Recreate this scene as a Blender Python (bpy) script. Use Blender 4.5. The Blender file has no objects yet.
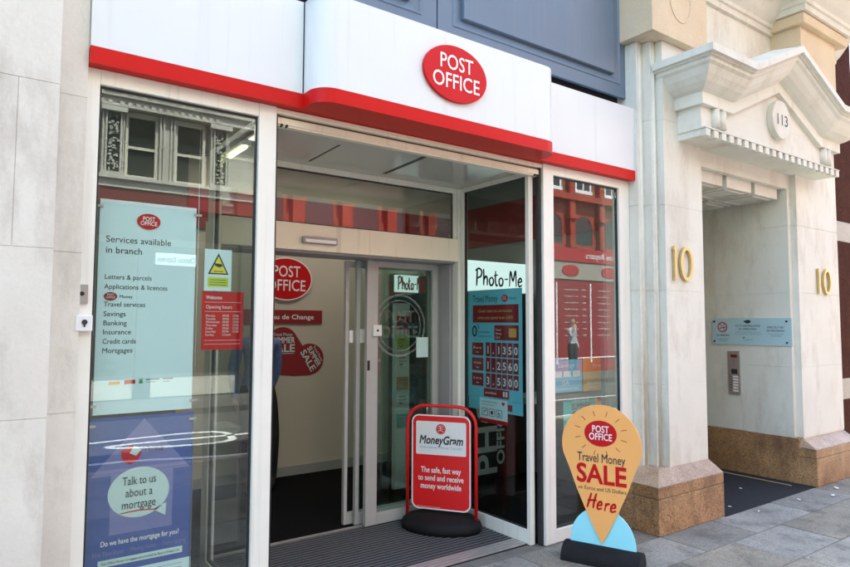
import bpy, bmesh, math, random
from mathutils import Vector, Matrix
random.seed(7)
S = bpy.context.scene
COL = S.collection
R = math.radians

# ------------------------------------------------------------------ materials
def new_mat(name):
    m = bpy.data.materials.new(name); m.use_nodes = True
    nt = m.node_tree; nt.nodes.clear()
    out = nt.nodes.new('ShaderNodeOutputMaterial')
    return m, nt, out

def _coords(nt):
    g = nt.nodes.new('ShaderNodeTexCoord'); return g.outputs['Object']

def paint(name, c, rough=.4, metal=0, var=.04, scale=3.0, bump=0.0, bscale=120, spec=.5, dirt=0.0):
    m, nt, out = new_mat(name)
    b = nt.nodes.new('ShaderNodeBsdfPrincipled')
    b.inputs['Roughness'].default_value = rough
    b.inputs['Metallic'].default_value = metal
    b.inputs['Specular IOR Level'].default_value = spec
    co = _coords(nt)
    n = nt.nodes.new('ShaderNodeTexNoise'); n.inputs['Scale'].default_value = scale; n.inputs['Detail'].default_value = 6
    n.inputs['Roughness'].default_value = .6
    nt.links.new(co, n.inputs['Vector'])
    r = nt.nodes.new('ShaderNodeValToRGB')
    r.color_ramp.elements[0].position = .3; r.color_ramp.elements[1].position = .7
    r.color_ramp.elements[0].color = (*[max(0, v*(1-var)) for v in c], 1)
    r.color_ramp.elements[1].color = (*[min(1, v*(1+var)) for v in c], 1)
    nt.links.new(n.outputs['Fac'], r.inputs['Fac'])
    col = r.outputs['Color']
    if dirt > 0:      # vertical rain streaks of grime
        mp = nt.nodes.new('ShaderNodeMapping'); mp.inputs['Scale'].default_value = (22, 22, .8)
        nt.links.new(co, mp.inputs['Vector'])
        n2 = nt.nodes.new('ShaderNodeTexNoise'); n2.inputs['Scale'].default_value = 1.0; n2.inputs['Detail'].default_value = 4
        nt.links.new(mp.outputs[0], n2.inputs['Vector'])
        r2 = nt.nodes.new('ShaderNodeValToRGB'); r2.color_ramp.elements[0].position = .58; r2.color_ramp.elements[1].position = .78
        r2.color_ramp.elements[0].color = (0, 0, 0, 1); r2.color_ramp.elements[1].color = (dirt, dirt, dirt, 1)
        nt.links.new(n2.outputs['Fac'], r2.inputs['Fac'])
        mx = nt.nodes.new('ShaderNodeMixRGB'); mx.inputs[2].default_value = (.25, .22, .19, 1)
        nt.links.new(r2.outputs['Color'], mx.inputs['Fac']); nt.links.new(col, mx.inputs[1]); col = mx.outputs[0]
    nt.links.new(col, b.inputs['Base Color'])
    if bump > 0:
        n3 = nt.nodes.new('ShaderNodeTexNoise'); n3.inputs['Scale'].default_value = bscale; n3.inputs['Detail'].default_value = 3
        nt.links.new(co, n3.inputs['Vector'])
        bp = nt.nodes.new('ShaderNodeBump'); bp.inputs['Strength'].default_value = bump; bp.inputs['Distance'].default_value = .01
        nt.links.new(n3.outputs['Fac'], bp.inputs['Height']); nt.links.new(bp.outputs[0], b.inputs['Normal'])
    nt.links.new(b.outputs[0], out.inputs[0])
    return m

def stone(name, base, dark, stain=None, stain_amt=.5, scale=1.3, rough=.85, grain=.12, bump=.25, speck=0, speck_col=(.05, .04, .03), speck_scale=60, spec=.3, attr=False):
    """weathered masonry: cloudy tone, fine grain, run-off stains"""
    m, nt, out = new_mat(name)
    L = nt.links.new; N = nt.nodes.new
    b = N('ShaderNodeBsdfPrincipled'); b.inputs['Roughness'].default_value = rough; b.inputs['Specular IOR Level'].default_value = spec
    co = _coords(nt)
    n1 = N('ShaderNodeTexNoise'); n1.inputs['Scale'].default_value = scale; n1.inputs['Detail'].default_value = 8; n1.inputs['Roughness'].default_value = .65; L(co, n1.inputs['Vector'])
    r1 = N('ShaderNodeValToRGB'); r1.color_ramp.elements[0].position = .3; r1.color_ramp.elements[1].position = .68
    r1.color_ramp.elements[0].color = (*dark, 1); r1.color_ramp.elements[1].color = (*base, 1); L(n1.outputs['Fac'], r1.inputs['Fac'])
    col = r1.outputs['Color']
    if stain:
        mp = N('ShaderNodeMapping'); mp.inputs['Scale'].default_value = (2.2, 2.2, .8); L(co, mp.inputs['Vector'])
        n2 = N('ShaderNodeTexNoise'); n2.inputs['Scale'].default_value = 1.7; n2.inputs['Detail'].default_value = 7; n2.inputs['Roughness'].default_value = .7; L(mp.outputs[0], n2.inputs['Vector'])
        r2 = N('ShaderNodeValToRGB'); r2.color_ramp.elements[0].position = .5; r2.color_ramp.elements[1].position = .72
        r2.color_ramp.elements[0].color = (0, 0, 0, 1); r2.color_ramp.elements[1].color = (stain_amt,)*3+(1,); L(n2.outputs['Fac'], r2.inputs['Fac'])
        mx = N('ShaderNodeMixRGB'); mx.inputs[2].default_value = (*stain, 1); L(r2.outputs['Color'], mx.inputs['Fac']); L(col, mx.inputs[1]); col = mx.outputs[0]
    if speck > 0:
        v = N('ShaderNodeTexNoise'); v.inputs['Scale'].default_value = speck_scale; v.inputs['Detail'].default_value = 4; v.inputs['Roughness'].default_value = .8; L(co, v.inputs['Vector'])
        r3 = N('ShaderNodeValToRGB'); r3.color_ramp.elements[0].position = .36; r3.color_ramp.elements[1].position = .52
        r3.color_ramp.elements[0].color = (speck,)*3+(1,); r3.color_ramp.elements[1].color = (0, 0, 0, 1); L(v.outputs['Fac'], r3.inputs['Fac'])
        mx = N('ShaderNodeMixRGB'); mx.inputs[2].default_value = (*speck_col, 1); L(r3.outputs['Color'], mx.inputs['Fac']); L(col, mx.inputs[1]); col = mx.outputs[0]
    if attr:
        vo = N('ShaderNodeTexVoronoi'); vo.inputs['Scale'].default_value = 4.5; L(co, vo.inputs['Vector'])      # trodden gum spots
        r4 = N('ShaderNodeValToRGB'); r4.color_ramp.elements[0].position = .05; r4.color_ramp.elements[1].position = .075
        r4.color_ramp.elements[0].color = (.5, .5, .5, 1); r4.color_ramp.elements[1].color = (0, 0, 0, 1); L(vo.outputs['Distance'], r4.inputs['Fac'])
        mx = N('ShaderNodeMixRGB'); mx.inputs[2].default_value = (.07, .068, .062, 1); L(r4.outputs['Color'], mx.inputs['Fac']); L(col, mx.inputs[1]); col = mx.outputs[0]
        a = N('ShaderNodeAttribute'); a.attribute_name = 'tone'
        mx = N('ShaderNodeMixRGB'); mx.blend_type = 'MULTIPLY'; mx.inputs['Fac'].default_value = 1; L(col, mx.inputs[1]); L(a.outputs['Color'], mx.inputs[2]); col = mx.outputs[0]
    ng = N('ShaderNodeTexNoise'); ng.inputs['Scale'].default_value = 90; ng.inputs['Detail'].default_value = 5; L(co, ng.inputs['Vector'])
    hs = N('ShaderNodeMixRGB'); hs.blend_type = 'OVERLAY'; hs.inputs['Fac'].default_value = grain*2; L(col, hs.inputs[1]); L(ng.outputs['Fac'], hs.inputs[2])
    L(hs.outputs[0], b.inputs['Base Color'])
    n5 = N('ShaderNodeTexNoise'); n5.inputs['Scale'].default_value = 35; n5.inputs['Detail'].default_value = 8; L(co, n5.inputs['Vector'])
    bp = N('ShaderNodeBump'); bp.inputs['Strength'].default_value = bump; bp.inputs['Distance'].default_value = .008
    L(n5.outputs['Fac'], bp.inputs['Height']); L(bp.outputs[0], b.inputs['Normal'])
    L(b.outputs[0], out.inputs[0])
    return m

def glass(name, tint=(.93, .97, .95), f0=.05, rough=0.0, wobble=.0):
    m, nt, out = new_mat(name); L = nt.links.new; N = nt.nodes.new
    lw = N('ShaderNodeLayerWeight'); lw.inputs['Blend'].default_value = .5
    p = N('ShaderNodeMath'); p.operation = 'POWER'; p.inputs[1].default_value = 5; L(lw.outputs['Facing'], p.inputs[0])
    ma = N('ShaderNodeMath'); ma.operation = 'MULTIPLY_ADD'; ma.inputs[1].default_value = 1-f0; ma.inputs[2].default_value = f0; L(p.outputs[0], ma.inputs[0])
    t = N('ShaderNodeBsdfTransparent'); t.inputs[0].default_value = (*tint, 1)
    g = N('ShaderNodeBsdfGlossy'); g.inputs['Roughness'].default_value = rough
    if wobble > 0:
        n = N('ShaderNodeTexNoise'); n.inputs['Scale'].default_value = 1.1; n.inputs['Detail'].default_value = 1; L(_coords(nt), n.inputs['Vector'])
        bp = N('ShaderNodeBump'); bp.inputs['Strength'].default_value = wobble; bp.inputs['Distance'].default_value = .02; L(n.outputs['Fac'], bp.inputs['Height']); L(bp.outputs[0], g.inputs['Normal'])
    mx = N('ShaderNodeMixShader'); L(ma.outputs[0], mx.inputs[0]); L(t.outputs[0], mx.inputs[1]); L(g.outputs[0], mx.inputs[2])
    L(mx.outputs[0], out.inputs[0]); return m

def emit(name, c, s):
    m, nt, out = new_mat(name)
    e = nt.nodes.new('ShaderNodeEmission'); e.inputs[0].default_value = (*c, 1); e.inputs[1].default_value = s
    nt.links.new(e.outputs[0], out.inputs[0]); return m

def etched(name):
    m, nt, out = new_mat(name)
    t = nt.nodes.new('ShaderNodeBsdfTransparent'); d = nt.nodes.new('ShaderNodeBsdfDiffuse'); d.inputs[0].default_value = (.6, .62, .6, 1)
    mx = nt.nodes.new('ShaderNodeMixShader'); mx.inputs[0].default_value = .14
    nt.links.new(t.outputs[0], mx.inputs[1]); nt.links.new(d.outputs[0], mx.inputs[2]); nt.links.new(mx.outputs[0], out.inputs[0]); return m

def brickmat(name, c1, c2, mortar, scale=1.0, xz=True, bw=.22, bh=.075):
    m, nt, out = new_mat(name); L = nt.links.new; N = nt.nodes.new
    b = N('ShaderNodeBsdfPrincipled'); b.inputs['Roughness'].default_value = .85
    mp = N('ShaderNodeMapping'); mp.inputs['Rotation'].default_value = (R(90), 0, 0) if xz else (0, 0, 0); L(_coords(nt), mp.inputs['Vector'])
    k = N('ShaderNodeTexBrick'); k.inputs['Scale'].default_value = scale; k.inputs['Brick Width'].default_value = bw; k.inputs['Row Height'].default_value = bh
    k.inputs['Mortar Size'].default_value = .008; k.inputs['Color1'].default_value = (*c1, 1); k.inputs['Color2'].default_value = (*c2, 1); k.inputs['Mortar'].default_value = (*mortar, 1)
    L(mp.outputs[0], k.inputs['Vector']); L(k.outputs['Color'], b.inputs['Base Color']); L(b.outputs[0], out.inputs[0]); return m

M = {}
M['portland'] = stone('pale_limestone', (.73, .735, .655), (.63, .62, .54), (.48, .42, .32), .65, scale=.8, bump=.16, grain=.05)
M['greystone'] = stone('grey_limestone', (.76, .745, .67), (.60, .575, .50), (.44, .40, .34), .7, scale=1.0, bump=.22, grain=.05)
M['yellowstone'] = stone('honey_limestone', (.66, .55, .38), (.58, .46, .30), (.60, .53, .45), .5, scale=2.0, bump=.2)
M['rust'] = stone('rust_granite', (.50, .30, .13), (.25, .13, .06), (.14, .075, .045), .85, scale=3.2, rough=.55, grain=.4, speck=.6, speck_col=(.09, .05, .03), speck_scale=45, bump=.3, spec=.5)
M['skylitrust'] = stone('skylit_rust_granite', (.50, .37, .25), (.34, .23, .14), (.24, .15, .09), .7, scale=4, rough=.5, grain=.4, speck=.5, speck_col=(.16, .11, .09), speck_scale=60, bump=.2, spec=.5)  # rust granite painted paler: sky light on the chamfers put into the colour
M['browngranite'] = stone('dark_red_granite', (.085, .03, .018), (.05, .017, .011), scale=8, rough=.85, grain=.5, speck=.6, speck_col=(.02, .01, .008), speck_scale=70, bump=.05, spec=.05)
M['palegranite'] = stone('pale_granite', (.42, .37, .31), (.34, .29, .24), scale=8, rough=.5, grain=.4, speck=.4, speck_col=(.2, .17, .15), speck_scale=70, bump=.05)
M['slab'] = stone('york_stone_slab', (.34, .32, .265), (.20, .19, .158), (.09, .082, .07), .9, scale=2.0, rough=.75, grain=.3, speck=.5, speck_col=(.1, .095, .09), speck_scale=38, bump=.35, attr=True)
M['joint'] = stone('sandy_joint', (.19, .18, .155), (.12, .115, .10), scale=9, bump=.3)
M['white'] = paint('white_enamel', (.70, .745, .75), .28, var=.02, scale=1.2, dirt=.10)
M['frame'] = paint('cream_white_coated_metal', (.80, .805, .725), .38, var=.03, scale=4, dirt=.30)
M['beige'] = paint('beige_coated_metal', (.86, .80, .63), .4, var=.03, scale=4, dirt=.3)
M['red'] = paint('red_enamel', (.56, .007, .006), .4, var=.04, scale=2, spec=.18)
M['signred'] = paint('sign_red', (.57, .007, .011), .4, var=.02, spec=.2)
M['boardred'] = paint('board_red', (.74, .010, .012), .35, var=.02)
M['lettering'] = paint('white_lettering', (.86, .86, .86), .4, var=.01)
M['slate'] = paint('slate_blue_paint', (.118, .170, .232), .45, var=.06, scale=1.5, dirt=.25)
M['black'] = paint('black_rubber', (.009, .009, .010), .7, var=.25, bump=.2, spec=.25)
M['dark'] = paint('dark_void', (.02, .02, .02), .8, var=.1)
M['ink'] = paint('dark_ink', (.025, .03, .035), .6, var=.05)
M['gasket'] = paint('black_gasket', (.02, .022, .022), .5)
M['grey'] = paint('satin_aluminium', (.46, .465, .45), .38, metal=.0, var=.04, scale=9)
M['greypaint'] = paint('grey_coated_metal', (.36, .36, .36), .4, var=.04)
M['steel'] = paint('brushed_steel', (.55, .54, .52), .32, metal=.9, var=.06, scale=14)
M['gold'] = paint('gold_metal', (.60, .45, .19), .42, metal=.6, var=.05, scale=10)
M['carpet'] = paint('charcoal_carpet', (.007, .007, .008), .95, var=.35, scale=160, bump=.4, bscale=300, spec=.08)
M['doormat'] = paint('door_matting', (.034, .036, .04), .95, var=.4, scale=120, bump=.4, bscale=260, spec=.1)
M['mat'] = paint('ribbed_mat', (.010, .010, .012), .85, var=.3, scale=90, spec=.2)
M['matrib'] = paint('grey_rib', (.11, .115, .125), .55, var=.2, scale=60)
M['nosing'] = paint('nosing_metal', (.48, .47, .45), .35, metal=.5, var=.1, scale=20)
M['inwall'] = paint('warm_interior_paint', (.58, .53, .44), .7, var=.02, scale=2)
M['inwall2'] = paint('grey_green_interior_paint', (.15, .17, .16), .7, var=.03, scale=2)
M['inceil'] = paint('interior_ceiling', (.22, .24, .22), .5, var=.03, scale=3)
M['glassyceil'] = paint('glossy_soffit_panel', (.52, .52, .47), .15, var=.03, scale=3)
M['glass'] = glass('window_glass', f0=.085, wobble=.006)
M['clear'] = glass('door_glass', tint=(.86, .92, .9), f0=.03)
M['etch'] = etched('etched_film')
M['bluecard'] = paint('pale_blue_card', (.66, .86, .90), .45, var=.015)
M['purple'] = paint('violet_blue_card', (.055, .105, .36), .45, var=.03)
M['lilac'] = paint('lilac_card', (.20, .215, .47), .45, var=.02)
M['bubble'] = paint('pale_aqua_print', (.60, .78, .76), .45, var=.01)
M['cyan'] = paint('bright_cyan_card', (.34, .84, .95), .4, var=.02)
M['skyblue'] = paint('sky_blue_print', (.22, .52, .72), .45, var=.02)
M['teal'] = paint('teal_print', (.07, .48, .47), .45, var=.02)
M['ratescyan'] = paint('rates_card_blue', (.17, .58, .72), .4, var=.02)
M['amber'] = paint('amber_print', (.98, .475, .15), .5, var=.05, scale=1.6, spec=.2)
M['orange'] = paint('orange_print', (.75, .38, .10), .45, var=.03)
M['maroon'] = paint('dark_red_print', (.28, .014, .02), .5, var=.03)
M['yellow'] = paint('warning_yellow', (.78, .72, .05), .45, var=.02)
M['lime'] = paint('lime_print', (.58, .72, .06), .45, var=.02)
M['green'] = paint('green_print', (.05, .30, .12), .45)
M['cardwhite'] = paint('white_card', (.78, .80, .80), .5, var=.015)
M['signblue'] = paint('pale_blue_acrylic', (.40, .58, .62), .2, var=.02)
M['boothdark'] = paint('booth_charcoal', (.035, .035, .033), .35, var=.05)
M['boothgrey'] = paint('booth_grey_lettering', (.62, .64, .60), .5)
M['boothred'] = paint('booth_red', (.16, .012, .012), .4)
M['asphalt'] = stone('asphalt', (.10, .098, .09), (.075, .073, .068), scale=3, grain=.5, bump=.4)
M['roadwhite'] = paint('road_paint', (.75, .75, .72), .6, var=.1, scale=20)
M['oppstone'] = stone('opposite_pale_stone', (.60, .575, .50), (.46, .44, .38), (.3, .28, .24), .5, scale=1.2)
M['sash'] = paint('cream_sash_paint', (.62, .58, .48), .5)
M['carved'] = stone('carved_panel', (.60, .57, .5), (.05, .045, .04), scale=6, bump=1)
M['terracotta'] = brickmat('red_brick', (.30, .075, .04), (.22, .05, .03), (.3, .2, .15))
M['terra'] = stone('red_terracotta', (.42, .075, .045), (.28, .045, .028), scale=2)
M['shopred'] = paint('opposite_shop_red', (.42, .01, .012), .4)
M['windark'] = paint('dim_window', (.03, .035, .03), .15)
M['backlit'] = emit('backlit_acrylic', (.80, .97, .95), .17)
M['tube'] = emit('fluorescent_tube', (1, .86, .45), 1.0)
M['fillpanel'] = emit('added_fill_panel', (1, .93, .80), 1.3)  # glow for the added ceiling panels
M['skin'] = paint('skin', (.52, .31, .22), .55); M['hair'] = paint('dark_hair', (.04, .025, .015), .6)
M['shirtblue'] = paint('blue_shirt', (.13, .20, .42), .8, var=.2, scale=30); M['trousers'] = paint('black_trousers', (.012, .012, .014), .8, var=.2)
M['shirtwhite'] = paint('white_shirt', (.42, .42, .45), .8); M['hivis'] = paint('yellow_jacket', (.75, .80, .05), .8)
M['redshirt'] = paint('grey_trousers', (.03, .03, .035), .8)

# ------------------------------------------------------------------ mesh helper
class Fr:
    """flat local frame: x right, y up, z towards the viewer"""
    def __init__(s, o, X=(1, 0, 0), U=(0, 0, 1)):
        s.o = Vector(o); s.X = Vector(X).normalized(); s.U = Vector(U).normalized(); s.N = s.X.cross(s.U)
    def p(s, x, y, z=0): return s.o + s.X*x + s.U*y + s.N*z
    def off(s, x, y, z=0): return Fr(s.p(x, y, z), s.X, s.U)
    def rot(s, a):
        c, q = math.cos(a), math.sin(a)
        return Fr(s.o, s.X*c + s.U*q, s.U*c - s.X*q)
WORLD = Fr((0, 0, 0))
def wpos(o):
    v = Vector((0, 0, 0))
    while o is not None: v += o.location; o = o.parent
    return v

class B:
    def __init__(s): s.bm = bmesh.new(); s.mi = 0; s.lines = []
    def _face(s, vs, smooth=False):
        try:
            f = s.bm.faces.new(vs); f.material_index = s.mi; f.smooth = smooth; return f
        except ValueError: return None
    def box(s, x0, x1, y0, y1, z0, z1):
        v = [s.bm.verts.new((x, y, z)) for x in (x0, x1) for y in (y0, y1) for z in (z0, z1)]
        for q in ((0, 1, 3, 2), (4, 6, 7, 5), (0, 4, 5, 1), (2, 3, 7, 6), (0, 2, 6, 4), (1, 5, 7, 3)): s._face([v[i] for i in q])
        return s
    def fbox(s, f, x0, x1, y0, y1, z0, z1):
        v = [s.bm.verts.new(f.p(x, y, z)) for x in (x0, x1) for y in (y0, y1) for z in (z0, z1)]
        for q in ((0, 1, 3, 2), (4, 6, 7, 5), (0, 4, 5, 1), (2, 3, 7, 6), (0, 2, 6, 4), (1, 5, 7, 3)): s._face([v[i] for i in q])
        return s
    def prism(s, f, pts, z0, z1, smooth=False):
        a = [s.bm.verts.new(f.p(x, y, z0)) for x, y in pts]; b = [s.bm.verts.new(f.p(x, y, z1)) for x, y in pts]
        s._face(a[::-1]); s._face(b); n = len(pts)
        for i in range(n): s._face([a[i], a[(i+1) % n], b[(i+1) % n], b[i]], smooth)
        return s
    def ring(s, f, outer, inner, z0, z1):
        n = len(outer)
        A = [[s.bm.verts.new(f.p(x, y, z)) for x, y in P] for P in (outer, inner) for z in (z0, z1)]
        o0, o1, i0, i1 = A
        for i in range(n):
            j = (i+1) % n
            s._face([o1[i], o1[j], i1[j], i1[i]]); s._face([o0[j], o0[i], i0[i], i0[j]]); s._face([o0[i], o0[j], o1[j], o1[i]]); s._face([i0[j], i0[i], i1[i], i1[j]])
        return s
    def ell(s, f, cx, cy, rx, ry, z0, z1, n=48): return s.prism(f, ellipse(cx, cy, rx, ry, n), z0, z1)
    def loft(s, secs, closed=False, cap=True, smooth=False):
        V = [[s.bm.verts.new(p) for p in sec] for sec in secs]; n = len(secs[0])
        for a, b in zip(V[:-1], V[1:]):
            for i in range(n if closed else n-1):
                s._face([a[i], a[(i+1) % n], b[(i+1) % n], b[i]], smooth)
        if cap and closed: s._face(V[0][::-1]); s._face(V[-1])
        return s
    def tube(s, pts, r, n=10, closed=False):
        pts = [Vector(p) for p in pts]; secs = []; up = None
        for i, p in enumerate(pts):
            a = pts[i-1] if (i > 0 or closed) else p; b = pts[(i+1) % len(pts)] if (i < len(pts)-1 or closed) else p
            t = (b-a).normalized()
            if up is None: up = t.orthogonal().normalized()
            up = (up - t*up.dot(t)).normalized(); w = t.cross(up)
            rr = r[i] if isinstance(r, (list, tuple)) else r
            secs.append([p + (up*math.cos(2*math.pi*k/n) + w*math.sin(2*math.pi*k/n))*rr for k in range(n)])
        if closed: secs.append(secs[0])
        return s.loft(secs, True, not closed, True)
    def cyl(s, p, q, r, n=20): return s.tube([p, q], r, n)
    def stroke(s, f, pts, w, z=0.0, z1=None):
        """ribbon brush line through 2-D points, as a thin solid"""
        P = smooth_line(pts); L_, R_ = [], []
        for i, (x, y) in enumerate(P):
            a = P[max(0, i-1)]; b = P[min(len(P)-1, i+1)]; dx, dy = b[0]-a[0], b[1]-a[1]; d = math.hypot(dx, dy) or 1
            k = w/2*(1 - .35*abs(2*i/(len(P)-1)-1)**3)
            L_.append(s.bm.verts.new(f.p(x-dy/d*k, y+dx/d*k, z))); R_.append(s.bm.verts.new(f.p(x+dy/d*k, y-dx/d*k, z)))
        for i in range(len(P)-1): s._face([L_[i], R_[i], R_[i+1], L_[i+1]])
        return s
    def text(s, f, string, size, x, y, z=0.001, align='LEFT', bold=0.0, shear=0.0, sx=1.0, space=1.0, ext=0.0, fit=None):
        cu = bpy.data.curves.new('t', 'FONT'); cu.body = string; cu.size = 1.0; cu.align_x = align; cu.shear = shear
        cu.space_character = space; cu.resolution_u = 3; cu.fill_mode = 'NONE'
        ob = bpy.data.objects.new('t', cu); me = bpy.data.meshes.new_from_object(ob)
        loops = glyph_loops(me)
        bpy.data.objects.remove(ob); bpy.data.meshes.remove(me); bpy.data.curves.remove(cu)
        if not loops: return s
        xs = [p[0] for L in loops for p in L]
        if fit: sx = fit/((max(xs)-min(xs))*size)
        v0 = len(s.bm.verts)
        outs = [L for L in loops if loop_area(L) > 0]; holes = [L for L in loops if loop_area(L) < 0]
        for O in outs:          # one glyph at a time: bold letters may touch their neighbours
            tb = bmesh.new()
            for L in [O] + [h for h in holes if in_loop(h[0], O)]:
                L = swell(L, bold); vs = [tb.verts.new((px, py, 0)) for px, py in L]
                for i in range(len(vs)): tb.edges.new((vs[i], vs[(i+1) % len(vs)]))
            bmesh.ops.triangle_fill(tb, use_beauty=True, use_dissolve=False, edges=tb.edges[:])
            tb.verts.index_update()
            vs = [s.bm.verts.new(f.p(x + v.co.x*size*sx, y + v.co.y*size, z)) for v in tb.verts]
            for fc in tb.faces:
                i = [v.index for v in fc.verts]
                if fc.normal.z < 0: i.reverse()
                s._face([vs[k] for k in i])
            tb.free()
        s.lines.append((v0, len(s.bm.verts)))
        return s
    def obj(s, name, mats, parent=None, base=None, bevel=0.0, recalc=True):
        if not isinstance(mats, (list, tuple)): mats = [mats]
        bm = s.bm
        if len(s.lines) > 1 and parent is not None:      # each line of writing becomes a part of its own
            bm.verts.ensure_lookup_table(); bm.verts.index_update()
            for a, e in s.lines[1:]:
                q = B(); mp = {i: q.bm.verts.new(bm.verts[i].co) for i in range(a, e)}
                fs = {f for i in range(a, e) for f in bm.verts[i].link_faces}
                for f in fs: q._face([mp[v.index] for v in f.verts])
                q.obj(name, mats, parent, recalc=False)
            kill = [bm.verts[i] for a, e in s.lines[1:] for i in range(a, e)]
            bmesh.ops.delete(bm, geom=kill, context='VERTS')
        if recalc: bmesh.ops.recalc_face_normals(bm, faces=bm.faces)
        root = wpos(parent) if parent is not None else Vector(base if base is not None else (0, 0, 0))
        if base is None and parent is None and len(bm.verts):
            xs = [v.co for v in bm.verts]
            root = Vector((sum(c.x for c in xs)/len(xs), sum(c.y for c in xs)/len(xs), min(c.z for c in xs)))
        bmesh.ops.translate(bm, verts=bm.verts, vec=-root)
        me = bpy.data.meshes.new(name); bm.to_mesh(me); bm.free()
        for m in mats: me.materials.append(M[m] if isinstance(m, str) else m)
        o = bpy.data.objects.new(name, me); COL.objects.link(o)
        if parent is not None: o.parent = parent
        else: o.location = root
        if bevel > 0:
            md = o.modifiers.new('bevel', 'BEVEL'); md.width = bevel; md.segments = 2; md.limit_method = 'ANGLE'; md.angle_limit = R(40); md.harden_normals = False
        return o

def loop_area(P): return sum(P[i-1][0]*P[i][1]-P[i][0]*P[i-1][1] for i in range(len(P)))/2
def in_loop(q, P):
    c = False
    for i in range(len(P)):
        (x1, y1), (x2, y2) = P[i-1], P[i]
        if (y1 > q[1]) != (y2 > q[1]) and q[0] < (x2-x1)*(q[1]-y1)/(y2-y1)+x1: c = not c
    return c
def glyph_loops(me):
    """closed outlines of a text mesh, counter-clockwise outside and clockwise for holes"""
    nb = {}
    for e in me.edges:
        a, b = e.vertices; nb.setdefault(a, []).append(b); nb.setdefault(b, []).append(a)
    seen = set(); loops = []
    for st in range(len(me.vertices)):
        if st in seen or st not in nb: continue
        L = [st]; seen.add(st); cur = st
        while True:
            nx = [k for k in nb[cur] if k not in seen]
            if not nx: break
            cur = nx[0]; seen.add(cur); L.append(cur)
        P = []
        for k in L:
            c = me.vertices[k].co
            if not P or math.hypot(P[-1][0]-c.x, P[-1][1]-c.y) > .007: P.append((c.x, c.y))
        if len(P) > 2 and math.hypot(P[-1][0]-P[0][0], P[-1][1]-P[0][1]) < .007: P.pop()
        if len(P) > 2: loops.append(P)
    out = []
    for i, P in enumerate(loops):
        d = sum(in_loop(P[0], Q) for j, Q in enumerate(loops) if j != i)
        if (loop_area(P) > 0) != (d % 2 == 0): P = P[::-1]
        out.append(P)
    return out
def swell(P, w):
    """move an outline outward by w (bolder letters)"""
    if not w: return P
    out = []; n = len(P)
    for i in range(n):
        a, b, c = Vector(P[i-1]), Vector(P[i]), Vector(P[(i+1) % n])
        d1 = (b-a).normalized(); d2 = (c-b).normalized()
        n1 = Vector((d1.y, -d1.x)); n2 = Vector((d2.y, -d2.x)); m = n1+n2
        if m.length < .3: m = n1
        m.normalize(); k = min(1.4, 1/max(.3, m.dot(n1)))
        out.append(tuple(b + m*w*k))
    return out
def ellipse(cx, cy, rx, ry, n=48, a0=0): return [(cx+rx*math.cos(a0+2*math.pi*i/n), cy+ry*math.sin(a0+2*math.pi*i/n)) for i in range(n)]
def rrect(x0, x1, y0, y1, r, n=6):
    P = []
    for cx, cy, a in ((x1-r, y0+r, -90), (x1-r, y1-r, 0), (x0+r, y1-r, 90), (x0+r, y0+r, 180)):
        P += [(cx+r*math.cos(R(a+90*k/n)), cy+r*math.sin(R(a+90*k/n))) for k in range(n+1)]
    return P
def smooth_line(pts, k=6):
    if len(pts) < 3: return pts
    P = [pts[0]] + list(pts) + [pts[-1]]; out = []
    for i in range(1, len(P)-2):
        for j in range(k):
            t = j/k; a, b, c, d = P[i-1], P[i], P[i+1], P[i+2]
            out.append(tuple(.5*(2*b[q] + (c[q]-a[q])*t + (2*a[q]-5*b[q]+4*c[q]-d[q])*t*t + (3*b[q]-a[q]-3*c[q]+d[q])*t**3) for q in (0, 1)))
    out.append(pts[-1]); return out

def tag(o, label, cat=None, group=None, kind=None):
    if label: o['label'] = label
    if cat: o['category'] = cat
    if group: o['group'] = group
    if kind: o['kind'] = kind
    return o
def thing(name, loc, label, cat, group=None):
    o = bpy.data.objects.new(name, None); COL.objects.link(o); o.location = loc; o.empty_display_size = .1
    return tag(o, label, cat, group)
def emblem(parent, f, cx, cy, rx, ry, z=.001, t=.004, red='signred', size=None, name='emblem'):
    e = B().ell(f, cx, cy, rx, ry, z, z+t).obj(name, red, parent)
    size = size or ry*.74
    b = B(); b.text(f, 'POST', size, cx, cy+ry*.09, z+t+.001, 'CENTER', bold=.012, fit=rx*1.02); b.text(f, 'OFFICE', size, cx, cy-ry*.50, z+t+.001, 'CENTER', bold=.012, fit=rx*1.40)
    b.obj('lettering', 'lettering', e)
    return e

# ------------------------------------------------------------------ ground
b = B()
lay = b.bm.loops.layers.float_color.new('tone')
rows = [2.6, -.36, -.74, -1.19, -1.86, -2.5, -3.15, -4.15]
rows = [-.02, -.36, -.745, -1.19, -1.83, -2.5, -3.2, -4.15]
def slab(x0, x1, y0, y1, tone):
    g = .004
    x0 += g; x1 -= g; y0 += g; y1 -= g
    n0 = len(b.bm.faces)
    dz = random.uniform(-.0015, .0015)
    pts = [(x0, y0), (x1, y0), (x1, y1), (x0, y1)]
    c = .004
    v0 = [b.bm.verts.new((x, y, -.01)) for x, y in pts]
    v1 = [b.bm.verts.new((x + (c if x == x0 else -c), y + (c if y == y0 else -c), dz)) for x, y in pts]
    fs = [b._face(v1)] + [b._face([v0[i], v0[(i+1) % 4], v1[(i+1) % 4], v1[i]]) for i in range(4)]
    for f in fs:
        for l in f.loops: l[lay] = (*tone, 1)
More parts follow.
